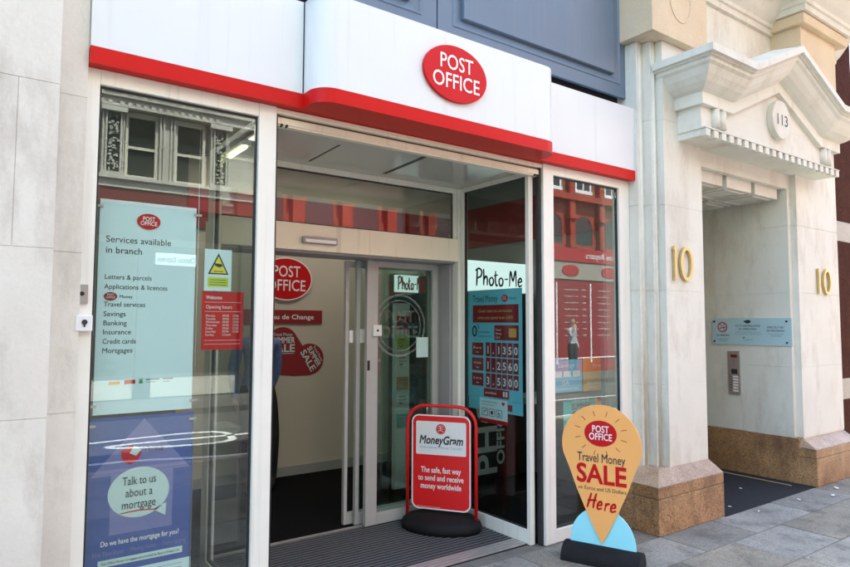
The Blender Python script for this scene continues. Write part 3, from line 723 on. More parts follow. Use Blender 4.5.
# CCTV notice and opening hours
f = Fr((1.010, .10, 1.790))
p = B().fbox(f, 0, .146, 0, .225, -.003, 0).obj('camera_notice', 'bluecard'); tag(p, 'small pale blue security camera notice with yellow warning triangle', 'notice')
b = B(); b.prism(f, [(.018, .090), (.130, .090), (.074, .205)], 0, .001); tr = b.obj('warning_triangle', 'ink', p)
b = B(); b.prism(f, [(.030, .097), (.118, .097), (.074, .188)], .001, .002); b.obj('triangle_field', 'yellow', tr)
b = B(); b.prism(f, [(.052, .150), (.092, .146), (.096, .134), (.075, .128), (.054, .138)], .002, .003); b.fbox(f, .048, .10, .104, .108, .002, .003); b.obj('camera_symbol', 'ink', tr)
b = B(); b.fbox(f, .018, .130, .022, .074, 0, .001); lb = b.obj('lime_bar', 'lime', p)
b = B()
for i in range(3): b.fbox(f, .028, .120, .058-i*.013, .061-i*.013, .001, .002)
b.obj('small_print', 'ink', lb)
f = Fr((1.005, .11, 1.474))
p = B().fbox(f, 0, .226, 0, .314, -.003, 0).obj('opening_hours_sign', 'signred'); tag(p, 'red opening hours sign under the yellow triangle notice', 'sign')
b = B(); b.text(f, 'Welcome', .028, .02, .272, .001, fit=.085, bold=.01); b.text(f, 'Opening hours', .026, .02, .222, .001, fit=.14)
for i, (d, h1, h2) in enumerate((('Monday', '09:00', '17:30'), ('Tuesday', '09:00', '17:30'), ('Wednesday', '09:00', '17:30'), ('Thursday', '09:00', '17:30'), ('Friday', '09:00', '17:30'), ('Saturday', '09:00', '12:30'), ('Sunday', 'Closed', ''))):
    b.text(f, d, .016, .02, .178-i*.017, .001); b.text(f, h1, .016, .11, .178-i*.017, .001)
    if h2: b.text(f, h2, .016, .165, .178-i*.017, .001)
for y in (.255, .205, .05, .03): b.fbox(f, .015, .21, y, y+.0015, 0, .001)
b.obj('lettering', 'lettering', p)

# ------------------------------------------------------------------ rates poster behind the side glass
f = Fr((3.452, .845, 1.012), (0, -1, 0), (0, 0, 1)); W_ = .645; H = .885
p = B().fbox(f, 0, W_, 0, H, -.004, 0).obj('rates_poster', 'ratescyan'); tag(p, 'bright cyan travel money rates poster hung behind the side glass', 'poster')
b = B(); b.text(f, 'Travel Money', .085, .06, .785, .001, fit=.31); b.text(f, 'Money', .03, .50, .80, .001, fit=.08); b.text(f, '0', .13, .05, .50, .001, fit=.06, bold=.01); b.text(f, '%', .05, .115, .565, .001); b.text(f, 'Commission', .03, .12, .53, .001, fit=.15); b.text(f, 'on foreign currency', .022, .12, .498, .001, fit=.17)
b.obj('lettering', 'ink', p)
emblem(p, f, .455, .81, .036, .028)
b = B(); b.fbox(f, .06, .61, .615, .760, 0, .001); bx = b.obj('red_box', 'maroon', p); B().text(f, 'Great rates on currencies', .036, .335, .70, .002, 'CENTER', fit=.40).text(f, 'when you spend over £500', .036, .335, .645, .002, 'CENTER', fit=.42).obj('lettering', 'amber', bx)
b = B(); b.fbox(f, .33, .61, .475, .595, 0, .001); bx = b.obj('red_box', 'maroon', p); B().fbox(f, .50, .585, .50, .57, .001, .002).obj('card_picture', 'orange', bx); B().text(f, 'Travel', .025, .345, .55, .002).text(f, 'Money', .025, .345, .52, .002).text(f, 'Card', .025, .345, .49, .002).obj('lettering', 'lettering', bx)
for i, (nm, dg) in enumerate((('Euro', '1.1350'), ('US Dollar', '1.2560'), ('Lira', '3.5300'))):
    y = .345 - i*.125
    b = B(); b.fbox(f, .05, .195, y, y+.105, 0, .001)
    xs = [.225 + .065*k for k in range(6)]
    for k in range(6): b.fbox(f, xs[k], xs[k]+.056, y-.005, y+.11, 0, .001)
    bx = b.obj('rate_row', 'maroon', p)
    c = B(); c.text(f, nm, .026, .122, y+.055, .002, 'CENTER', fit=.10); c.text(f, 'Rate', .02, .122, y+.02, .002, 'CENTER')
    for k, ch in enumerate(dg): c.text(f, ch, .085, xs[k]+.028, y+.02, .002, 'CENTER', bold=.02)
    c.obj('lettering', 'lettering', bx)
b = B(); b.fbox(f, .20, .50, -.04+.055, .02+.062, 0, .001); bx = b.obj('red_box', 'maroon', p); B().text(f, 'poundsback', .028, .22, .04, .002).fbox(f, .43, .45, .03, .07, .001, .002).fbox(f, .46, .48, .03, .07, .001, .002).obj('lettering', 'lettering', bx)
f = Fr((3.452, .84, .915), (0, -1, 0), (0, 0, 1))
p = B().fbox(f, .0, .645, 0, .095, -.004, 0).obj('rates_footer_card', 'ratescyan'); tag(p, 'narrow cyan card with dark red bar below the rates poster', 'card')
B().fbox(f, .15, .53, .02, .07, 0, .001).obj('red_bar', 'maroon', p)
f = Fr((3.440, .685, .845), (0, -1, 0), (0, 0, 1))
p = B().fbox(f, 0, .33, 0, .17, -.003, 0).obj('icon_leaflet', 'bluecard'); tag(p, 'white leaflet with three small icons below the rates poster', 'leaflet')
B().fbox(f, 0, .33, -.022, .008, 0, .002).obj('red_edge', 'signred', p)
b = B(); b.prism(f, [(.285, .125), (.305, .145), (.295, .155), (.285, .150), (.275, .155), (.265, .145)], 0, .001); b.obj('heart_mark', 'signred', p)
for i in range(3):
    b = B(); b.ring(f, rrect(.03+.085*i, .10+.085*i, .03, .09, .008), rrect(.034+.085*i, .096+.085*i, .034, .086, .006), 0, .001)
    if i == 0: b.stroke(f, [(.05, .045), (.06, .07), (.075, .065), (.085, .08)], .006, .001)
    if i == 1: b.ell(f, .15, .06, .016, .016, 0, .001, 20)
    if i == 2: b.ring(f, ellipse(.232, .052, .014, .014, 20), ellipse(.232, .052, .010, .010, 20), 0, .001); b.stroke(f, [(.226, .082), (.227, .06), (.24, .06), (.25, .045)], .005, .001)
    b.obj('icon', 'maroon' if i == 1 else 'ink', p)
b = B(); b.fbox(f, .03, .22, .14, .146, 0, .001); b.fbox(f, .03, .18, .118, .122, 0, .001); b.obj('small_print', 'greypaint', p)

# ------------------------------------------------------------------ posters in the right window
f = Fr((3.905, .30, 1.052))
p = B().fbox(f, -.12, .350, 0, .270, -.004, 0).obj('savings_poster', 'skyblue'); tag(p, 'sky blue poster with white figures in the right window', 'poster')
b = B(); 
for i in range(3): b.fbox(f, .01+.11*i, .10+.11*i, .125, .175, 0, .001)
b.text(f, 'ISA', .06, .1, .06, .001, fit=.08); b.text(f, 'Savings', .05, .05, .205, .001, fit=.20); b.text(f, 'Compare our rates', .03, .03, .02, .001, fit=.27); b.obj('lettering', 'lettering', p)
f = Fr((4.268, .30, 1.046))
p = B().fbox(f, 0, .335, 0, .285, -.004, 0).obj('amber_poster', 'orange'); tag(p, 'amber poster beside the sky blue one in the right window', 'poster')
b = B(); b.text(f, 'Home', .05, .12, .20, .001, fit=.11); b.text(f, 'Insurance', .05, .05, .055, .001, fit=.18); b.fbox(f, .05, .27, .03, .036, 0, .001); b.obj('lettering', 'lettering', p)
f = Fr((4.03, .31, .60))
p = B().fbox(f, 0, .585, 0, .42, -.004, 0).obj('sale_poster', 'teal'); tag(p, 'teal summer sale poster standing behind the yellow teardrop sign', 'poster')
b = B(); b.text(f, 'Travel Money', .05, .10, .365, .001, fit=.22, bold=.01); b.obj('white_lettering', 'lettering', p)
b = B(); b.text(f, 'SUMMER', .07, .10, .30, .001, fit=.23, bold=.02); b.text(f, 'SALE', .12, .10, .20, .001, fit=.25, bold=.03); b.obj('red_lettering', 'maroon', p)
b = B(); pp = [(.46, .24), (.40, .33), (.39, .37), (.41, .405), (.46, .415), (.51, .405), (.53, .37), (.52, .33)]; b.prism(f, pp, 0, .001); dd = b.obj('drop_picture', 'amber', p); B().ell(f, .46, .37, .03, .02, .001, .002).obj('red_dot', 'signred', dd)
b = B(); b.box(3.62, 4.62, .30, .62, .98, 1.03); o = b.obj('window_shelf', 'inwall2'); tag(o, 'grey green display shelf across the right window', 'shelf')

# ------------------------------------------------------------------ swing sign on the mat
d = Vector((math.sin(R(36)), -math.cos(R(36)), 0)); o0 = Vector((3.09, .78, .007)) + d*.022
f = Fr(o0, d, (0, 0, 1))
sw = thing('swing_sign', o0, 'red pavement swing sign about money transfer on a black rubber base', 'swing sign')
# base: heavy rubber dome, oval
secs = []
for k, (rr, z) in enumerate(((1.0, 0), (1.0, .035), (.97, .06), (.88, .085), (.70, .102), (.45, .112), (.2, .116))):
    secs.append([f.p(.325*rr*math.cos(2*math.pi*i/40), z, .235*rr*math.sin(2*math.pi*i/40)) for i in range(40)])
B().loft(secs, True, True, True).obj('base', 'black', sw)
pts = [f.p(-.285, .03), f.p(-.285, .80)] + [f.p(-.285+.15-.15*math.cos(R(a)), .80+.15*math.sin(R(a))) for a in range(15, 91, 15)] + [f.p(.285-.15+.15*math.sin(R(a)), .80+.15*math.cos(R(a))) for a in range(0, 91, 15)] + [f.p(.285, .03)]
B().tube(pts, .0135, 12).obj('tube_frame', 'boardred', sw)
pnl = B().prism(f, rrect(-.245, .245, .135, .880, .06), -.012, .012).obj('panel', 'boardred', sw, bevel=.002)
b = B(); b.ring(f, rrect(-.245, .245, .135, .880, .06), rrect(-.235, .235, .145, .870, .052), .0125, .0135); b.obj('white_border', 'lettering', pnl)
b = B(); b.cyl(f.p(-.12, .873), f.p(-.12, .955), .006, 8); b.cyl(f.p(.14, .873), f.p(.14, .955), .006, 8); b.obj('hanger', 'steel', sw)
wb = B().prism(f, rrect(-.208, .208, .565, .828, .012), .0125, .0145).obj('white_box', 'cardwhite', pnl)
ff = f.off(0, 0, .0155)
b = B(); b.text(ff, 'MoneyGram', .092, 0, .652, .001, 'CENTER', bold=.028, shear=.22, fit=.36); b.obj('black_lettering', 'ink', wb)
b = B(); b.text(ff, 'International Money Transfer', .03, 0, .615, .001, 'CENTER', shear=.2, fit=.35); b.obj('blue_lettering', 'skyblue', wb)
b = B(); b.ring(ff, ellipse(0, .770, .040, .040, 32), ellipse(0, .770, .032, .032, 32), 0, .001); b.ell(ff, 0, .770, .030, .030, 0, .001, 32); gl = b.obj('globe_mark', 'signred', wb)
b = B()
for q in (-.016, 0, .016): b.stroke(ff, [(-.022, .77+q), (0, .775+q), (.022, .768+q)], .004, .002)
b.stroke(ff, [(-.02, .755), (.0, .765), (-.006, .79)], .004, .002); b.obj('globe_lines', 'lettering', gl)
b = B()
for s, y, ft in (('The safe, fast way', .425, .33), ('to send and receive', .362, .375), ('money worldwide', .299, .335)): b.text(ff, s, .062, 0, y, 0, 'CENTER', bold=.018, fit=ft)
b.text(ff, 'Agent of payment services. Terms apply.', .012, -.2, .152, 0, 'LEFT'); b.obj('lettering', 'lettering', pnl)

# ------------------------------------------------------------------ teardrop sign on the pavement
d = Vector((math.sin(R(22)), -math.cos(R(22)), 0)); o0 = Vector((3.56, -.45, 0))
f = Fr(o0, d, (0, 0, 1))
ts = thing('teardrop_sign', o0, 'amber teardrop shaped sale sign on a blue arch and black base', 'sign')
# base: half-round black trough with end caps
prof = [(.105*math.cos(R(a)), .10*math.sin(R(a))) for a in range(0, 181, 12)]
prof = [(.105, 0.0)] + [(x, .012+y) for x, y in prof] + [(-.105, 0.0)]
secs = [[f.p(x, y, z) for z, y in prof] for x in (-.262, -.258, .262, .266)]
B().loft(secs, True, True).obj('base', 'black', ts, bevel=.006)
arch = [(-.225, .10), (.225, .10)] + [(.225*math.cos(R(a)), .12+.245*math.sin(R(a))) for a in range(0, 181, 8)]
B().prism(f, arch, -.012, -.004).obj('arch_panel', 'cyan', ts)
# teardrop: circle-ish head with straight tapering flanks
cy, rx, ry = .785, .275, .278
drop = [(rx*math.cos(R(a)), cy+ry*math.sin(R(a))) for a in range(-14, 195, 4)]
drop = drop + [(-.225, .62), (-.172, .48), (-.11, .34), (-.045, .205), (0, .125), (.045, .205), (.11, .34), (.172, .48), (.225, .62)]
pnl = B().prism(f, drop, 0, .008).obj('drop_panel', 'amber', ts)
ff = f.off(0, 0, .009)
emblem(pnl, ff, .0, .868, .112, .088, 0, .001, red='signred')
b = B()
for k in range(12):
    a = R(15+30*k); c, s_ = math.cos(a), math.sin(a)
    b.stroke(ff, [(c*.145, .868+s_*.120), (c*.185, .868+s_*.155)], .006, .001)
b.obj('sun_ray', 'maroon', pnl)
b = B(); b.text(ff, 'Travel Money', .085, 0, .672, .001, 'CENTER', fit=.33, bold=.008); b.text(ff, 'on Euros and US Dollars', .036, .005, .480, .001, 'CENTER', fit=.33); b.obj('dark_lettering', 'ink', pnl)
b = B(); b.text(ff, 'SALE', .178, 0, .530, .001, 'CENTER', fit=.335, bold=.028)
def hand_here(b, f, u, x0, y0, w):
    def st(pts, ox): b.stroke(f, [((x+ox+.22*y)*u+x0, y*u+y0-.06*(x+ox)*u) for x, y in pts], w, .001)
    st([(.06, 0), (.10, .5), (.16, 1.05)], 0); st([(.5, 1.08), (.46, .5), (.48, .02)], 0); st([(-.02, .5), (.3, .56), (.62, .6)], 0)
    st([(.0, .28), (.28, .36), (.2, .58), (.03, .4), (.08, .05), (.36, .14)], .72)
    st([(.05, .55), (.08, .0)], 1.22); st([(.07, .32), (.18, .52), (.34, .5)], 1.22)
    st([(.0, .28), (.28, .36), (.2, .58), (.03, .4), (.08, .05), (.40, .16)], 1.66)
hand_here(b, ff, .098, -.105, .358, .0145)
b.obj('red_lettering', 'signred', pnl)

# ------------------------------------------------------------------ stone doorway, number 10
po = thing('stone_doorway', (6.1, 0, 0), 'pale stone doorway numbered 10 with a broken pediment', 'doorway')
g = .0008
# left pier
b = B()
for za, zb in ((.455, 1.12), (1.12, 1.90), (1.90, 2.62), (2.62, 3.35), (3.35, 4.03)):
    b.box(4.69, 5.253, -.235, .3, za+g, zb-g)
    b.box(4.62, 4.69, -.165, .3, za+g, zb-g); b.box(4.532, 4.62, -.09, .3, za+g, zb-g)
b.box(4.70, 5.25, -.232, .29, .4, 4.03); b.box(4.54, 4.7, -.086, .29, .4, 4.03)
p1 = b.obj('pier', 'portland', po, bevel=.0015)
b = B(); b.cyl((4.655, -.165, .46), (4.655, -.165, 4.03), .016, 12); b.cyl((4.575, -.09, .46), (4.575, -.09, 4.03), .014, 12); b.obj('roll_moulding', 'portland', p1)
def plinth(x0, x1, yf, xl_top, yb, xr_top, name, parent):
    b = B(); b.box(x0, x1, yf, yb, 0, .275); b.box(x0+.001, x1-.001, yf+.001, yb, .278, .365)
    o = b.obj('plinth', 'rust', parent, bevel=.005)
    lo = [(x0, yf, .367), (x1, yf, .367), (x1, yb, .367), (x0, yb, .367)]; hi = [(xl_top, -.236, .458), (xr_top, -.236, .458), (xr_top, yb, .458), (xl_top, yb, .458)]
    B().loft([[Vector(q) for q in lo], [Vector(q) for q in hi]], True, True).obj('plinth_chamfer', 'skylitrust', o, bevel=.004)
plinth(4.328, 5.256, -.37, 4.531, -.006, 5.2535, 'plinth', p1)
# right pier and side reveal
b = B()
for za, zb in ((.458, 1.18), (1.18, 1.95), (1.95, 2.66), (2.66, 3.35)):
    b.box(7.0, 7.97, -.255, .3, za+g, zb-g); b.box(6.932, 7.0, -.195, .3, za+g, zb-g)
b.box(6.94, 7.96, -.19, .29, .4, 4.0); b.box(7.01, 7.96, -.25, .2, .4, 4.03)
p2 = b.obj('pier', 'portland', po, bevel=.0015)
plinth(6.934, 7.94, -.40, 7.002, -.06, 7.965, 'plinth', p2)
b = B(); b.box(6.932, 7.0, -.236, 2.6, .0, .4585); b.obj('reveal_base', 'rust', po, bevel=.003)
b = B()
for za, zb in ((.461, 1.18), (1.18, 1.95), (1.95, 2.66), (2.66, 3.35)):
    for ya, yb in ((-.19, .34 if za < 1 else .62), (.34 if za < 1 else .62, 1.4), (1.4, 2.6)): b.box(6.934, 7.0, ya+g, yb-g, za+g, zb-g)
b.box(6.938, 6.99, -.18, 2.6, .46, 3.35)
b.obj('side_reveal', 'portland', po, bevel=.002)
B().box(5.21, 5.25, .3, 2.6, 0, 3.35).obj('side_reveal', 'portland', po)
b = B(); b.box(5.25, 6.93, 2.3, 2.4, 0, 3.3); dr = b.obj('inner_door', 'boothdark', po)
b = B(); b.box(5.6, 5.63, 2.28, 2.3, 0, 2.5); b.box(6.5, 6.53, 2.28, 2.3, 0, 2.5); b.obj('door_frame', 'steel', dr)
# lintel and hung ceiling blocks
b = B(); b.box(5.253, 6.932, -.195, -.135, 3.045, 3.20); b.box(4.70, 7.96, -.19, .3, 3.3, 4.03); b.obj('lintel', 'portland', po, bevel=.003)
b = B(); b.box(5.25, 6.93, -.135, 2.6, 3.06, 3.3); b.obj('ceiling', 'portland', po)
for j in range(4):
    for i in range(3):
        x1 = 6.865 - i*.535; x0 = max(5.255, x1-.46); y0 = -.128 + j*.50
        b = B(); b.box(x0, x1, y0, y0+.44, 2.935, 3.058)
        # recessed panel lines on the underside
        fq = Fr((0, 0, 2.935), (1, 0, 0), (0, -1, 0))
        b.ring(fq, [(x0+.05, -y0-.05), (x1-.05, -y0-.05), (x1-.05, -y0-.39), (x0+.05, -y0-.39)], [(x0+.08, -y0-.08), (x1-.08, -y0-.08), (x1-.08, -y0-.36), (x0+.08, -y0-.36)], 0, .012)
        b.obj('ceiling_block', 'portland', po, bevel=.003)
# pediment
XL, XR, YF, ZB = 4.904, 7.456, -.449, 3.452
path = [(XL, ZB, 'c'), (5.335, ZB, 'v'), (6.185, ZB+.375, 'a'), (7.055, ZB, 'v'), (XR, ZB, 'c')]
# frieze + tympanum
b = B(); b.prism(Fr((0, YF, 0)), [(XL, 3.195), (XR, 3.195), (XR, ZB+.04), (7.06, ZB+.04), (6.185, ZB+.42), (5.335, ZB+.04), (XL, ZB+.04)], -.26, 0)
fz = b.obj('frieze', 'portland', po, bevel=.003)
prof = [(0, -.0), (.045, -.0), (.045, .10), (.085, .118), (.13, .15), (.17, .195), (.20, .245), (.225, .265), (.225, .295), (.245, .297), (.245, .312), (.275, .314), (.275, .375), (.0, .43)]
secs = []
secs.append([Vector((XL-d_, -.18, ZB+h_)) for d_, h_ in prof])
secs.append([Vector((XL-d_, YF-d_, ZB+h_)) for d_, h_ in prof])
for x, z, k in path[1:-1]: secs.append([Vector((x, YF-d_, z+h_)) for d_, h_ in prof])
secs.append([Vector((XR+d_, YF-d_, ZB+h_)) for d_, h_ in prof])
secs.append([Vector((XR+d_, -.18, ZB+h_)) for d_, h_ in prof])
B().loft(secs, False, False).obj('cornice', 'portland', po)
b = B()
# lead-grey weathering cap lies on the cornice; solid wall behind it
b.prism(Fr((0, -.19, 0)), [(4.92, 3.5), (7.44, 3.5), (7.44, ZB+.43), (7.055, ZB+.43), (6.185, ZB+.80), (5.335, ZB+.43), (4.92, ZB+.43)], 0, .26)
b.obj('pediment_back', 'portland', po)
b = B(); n = 20; pitch = (XR-XL-.06)/n
for i in range(n+1): 
    x = XL + .0 + i*pitch
    b.box(x, x+pitch*.55, YF-.042, YF+.002, 3.190, 3.252)
for i in range(2):
    y = YF + .05 + i*pitch
b.obj('dentil_row', 'portland', fz, bevel=.002)
b = B(); b.box(XL-.012, XR+.012, YF-.046, -.19, 3.254, 3.264); b.obj('fillet', 'portland', fz)
for xs in ((5.10, 5.20), (7.16, 7.26)):
    for x in xs:
        b = B(); b.cyl((x, YF-.01, 3.285), (x, YF-.01, 3.448), .040, 18); b.obj('bracket', 'portland', fz)
fr_ = Fr((6.19, YF, 3.56))
b = B(); b.ell(fr_, 0, 0, .175, .185, 0, .06, 56); rd = b.obj('roundel', 'portland', po, bevel=.006)
b = B(); b.text(fr_, '113', .15, 0, -.055, .062, 'CENTER', bold=.004, fit=.20, ext=.004); b.obj('numeral', 'ink', rd)
# numbers 10
def ten(x0, w, z0, h, y, parent, lab):
    f = Fr((x0, y, z0)); t = .018
    b = B(); b.prism(f, [(.004, 0), (.040, 0), (.040, .008), (.037, .02), (.037, h), (.012, h), (.0, h-.02), (.0, h-.035), (.010, h-.03), (.010, .02), (.004, .008)], .004, .030); k = b.obj('numeral', 'gold', parent, bevel=.002); k['label'] = 'gold figure one on the ' + lab
    cx = w-.095; b = B(); b.ring(f, ellipse(cx, h/2, .095, h/2+.004, 40), ellipse(cx, h/2, .062, h/2-.026, 40), .004, .030); k = b.obj('numeral', 'gold', parent, bevel=.002); k['label'] = 'gold figure nought on the ' + lab
ten(4.765, .285, 1.99, .285, -.235, p1, 'left pier'); ten(7.40, .315, 1.95, .275, -.255, p2, 'right pier')
# upper blocks and balcony soffit
b = B(); b.box(4.455, 5.27, -.31, .3, 4.035, 6); b.box(4.54, 8.1, -.2, .3, 4.032, 11.4); ub = b.obj('upper_pier', 'yellowstone', po, bevel=.004)
b = B(); fo = Fr((4.86, -.31, 4.42)); b.ring(fo, ellipse(0, 0, .165, .22), ellipse(0, 0, .15, .205), -.0, .006); b.obj('oval_moulding', 'yellowstone', ub, bevel=.003)
b = B(); b.box(5.275, 6.66, -.206, .0, 4.03, 4.60); b.obj('wall_panel', 'portland', po)
b = B(); b.box(6.66, 7.45, -.50, -.19, 3.9, 4.62); b.obj('upper_block', 'yellowstone', po, bevel=.004)
b = B(); b.box(6.60, 7.62, -.56, -.19, 4.62, 4.73); b.obj('block_cap', 'yellowstone', po, bevel=.008)
bal = []
pth = [((5.2, -.206), (0, -1)), ((6.60, -.206), (-1, -1)), ((6.60, -.56), (-1, -1)), ((7.62, -.56), (1, -1)), ((7.62, -.206), (1, -1)), ((8.12, -.206), (0, -1))]
pr2 = [(0, 4.60), (.03, 4.60), (.03, 4.66), (.05, 4.665), (.055, 4.70), (.10, 4.74), (.19, 4.85), (.34, 4.98), (.55, 5.10), (.60, 5.11), (.60, 5.3), (.0, 5.4)]
pth = [((5.2, -.206), (0, -1)), ((6.57, -.206), (-.0, -1)), ((6.57, -.206), (-.0, -1))]
secs = [[Vector((5.2, -.206-d_, z)) for d_, z in pr2], [Vector((8.12, -.206-d_, z)) for d_, z in pr2]]
b = B(); b.loft(secs, False, False)
secs = [[Vector((6.60-d_, -.15, z+.13)) for d_, z in pr2], [Vector((6.60-d_, -.56-d_, z+.13)) for d_, z in pr2], [Vector((7.62+d_, -.56-d_, z+.13)) for d_, z in pr2], [Vector((7.62+d_, -.15, z+.13)) for d_, z in pr2]]
b.loft(secs, False, False)
b.obj('balcony_soffit', 'portland', po)
# floor of the passage
o = B().box(5.254, 6.93, -.385, 2.3, -.012, .004).obj('doorway_mat', 'doormat'); tag(o, 'charcoal mat covering the floor of the stone doorway', 'mat')
f = Fr((6.79, .50, .0045), (-.045, -.72, 0), (0.999, -.06, 0)); b = B(); b.box(6.765, 6.785, -.22, .50, .004, .009); o = b.obj('threshold_strip', 'nosing'); M['brass'] = paint('brass_strip', (.62, .48, .26), .4, metal=.4); o.data.materials[0] = M['brass']; tag(o, 'thin brass strip on the doorway mat along the granite base', 'strip')
# sign plate on the reveal
f = Fr((6.925, .661, 1.395), (0, -1, 0), (0, 0, 1)); W_, H = .868, .293
p = B().fbox(f, 0, W_, 0, H, -.004, .006).obj('notice_plate', 'signblue', bevel=.002); tag(p, 'pale blue acrylic notice plate with no smoking symbol in the stone doorway', 'notice plate')
ff = f.off(0, 0, .007)
for x, y in ((.03, .035), (.03, H-.035), (W_-.05, .035), (W_-.05, H-.035)): B().ell(ff, x, y, .011, .011, 0, .006, 14).obj('screw', 'ink', p)
b = B(); b.ring(ff, ellipse(.125, .195, .057, .057, 36), ellipse(.125, .195, .046, .046, 36), 0, .001); b.stroke(ff, [(.09, .235), (.16, .155)], .012, .002); nsm = b.obj('no_smoking_symbol', 'signred', p)
b = B(); b.stroke(ff, [(.088, .18), (.165, .195)], .012, .0012); b.stroke(ff, [(.15, .21), (.14, .225), (.155, .235)], .006, .0012); b.obj('cigarette', 'ink', nsm)
b = B(); b.text(ff, 'NO SMOKING', .026, .13, .095, .001, 'CENTER', fit=.15, bold=.01); b.text(ff, 'It is against the law', .013, .13, .060, .001, 'CENTER', fit=.13); b.text(ff, 'to smoke here', .013, .13, .038, .001, 'CENTER', fit=.09)
b.text(ff, 'CCTV SURVEILLANCE', .028, .41, .200, .001, 'CENTER', fit=.27, bold=.01); b.text(ff, 'IN OPERATION', .028, .41, .165, .001, 'CENTER', fit=.19, bold=.01); b.text(ff, 'Images are being monitored for the purpose', .013, .41, .138, .001, 'CENTER', fit=.27); b.text(ff, 'of crime prevention and public safety', .013, .41, .115, .001, 'CENTER', fit=.30); b.text(ff, 'For information', .015, .41, .055, .001, 'CENTER', fit=.11)
b.text(ff, 'STRICTLY NO', .028, .705, .185, .001, 'CENTER', fit=.17, bold=.01); b.text(ff, 'SKATEBOARDING', .028, .705, .150, .001, 'CENTER', fit=.18, bold=.01); b.text(ff, 'in or around', .014, .705, .120, .001, 'CENTER', fit=.15); b.text(ff, 'the building', .014, .705, .100, .001, 'CENTER', fit=.10)
b.prism(ff, [(.36, .262), (.41, .275), (.44, .270), (.445, .248), (.415, .235), (.385, .243)], 0, .001); b.obj('lettering', 'ink', p)
B().fbox(ff, .355, .375, .073, .090, 0, .001).obj('green_mark', 'green', p)
# intercom
f = Fr((6.928, .483, .848), (0, -1, 0), (0, 0, 1))
p = B().fbox(f, 0, .134, 0, .476, -.004, .012).obj('intercom', 'steel', bevel=.002); tag(p, 'steel door intercom with white call buttons below the notice plate', 'intercom')
B().fbox(f, .032, .105, .405, .438, .012, .014).obj('display', 'boothred', p); B().fbox(f, .038, .104, .225, .278, .012, .015).obj('camera_window', 'dark', p)
for i in range(6): B().fbox(f, .055, .112, .188-i*.031, .203-i*.031, .012, .016).obj('call_button', 'lettering', p)
b = B()
for i in range(6): b.fbox(f, .012, .042, .192-i*.031, .196-i*.031, .012, .013)
b.fbox(f, .064, .067, .30, .39, .012, .0125); b.obj('engraving', 'dark', p)

# ------------------------------------------------------------------ neighbour on the right
nb = thing('neighbour_building', (8.45, .4, 0), 'dark red granite building at the right edge', 'building')
b = B(); b.box(8.15, 8.78, -.16, 8, .0, .76); b.box(8.15, 8.78, -.16, 8, 1.0, 2.60); b.box(8.15, 8.78, -.16, 8, 2.84, 11.5); b.obj('wall', 'browngranite', nb, bevel=.004)
b = B(); b.box(8.145, 8.785, -.165, 8, .762, .998); b.box(8.145, 8.785, -.165, 8, 2.602, 2.838); b.obj('pale_band', 'palegranite', nb, bevel=.004)
B().box(8.10, 8.30, .1, 8, 0, 11.4).obj('inner_return', 'browngranite', nb)
# litter on the pavement
for i, (x, y, s_, a, lab) in enumerate(((5.62, -.47, .02, .4, 'tiny white scrap beside the doorway mat edge'), (6.30, -.50, .03, 1.1, 'small white paper scrap on flagstones before the doorway'), (6.72, -.62, .032, .2, 'crumpled white paper scrap near the right plinth'), (7.05, -.52, .042, .7, 'largest white paper scrap at the right edge of the pavement'), (5.55, -.25, .018, 2, 'white scrap on the mat near the left plinth'), (6.25, .02, .022, .9, 'white scrap on the middle of the doorway mat'), (3.9, -.95, .03, .3, 'pale scrap on flagstones in front of the teardrop sign'))):
    b = B(); f = Fr((x, y, .006), (math.cos(a), math.sin(a), 0), (-math.sin(a), math.cos(a), 0))
    n = 7; pts = [(s_*(.6+.5*random.random())*math.cos(2*math.pi*k/n), s_*.6*(.6+.5*random.random())*math.sin(2*math.pi*k/n)) for k in range(n)]
    b.prism(f, pts, 0, .003)
    tag(b.obj('litter', 'cardwhite'), lab, 'litter', 'scraps of litter on the ground')

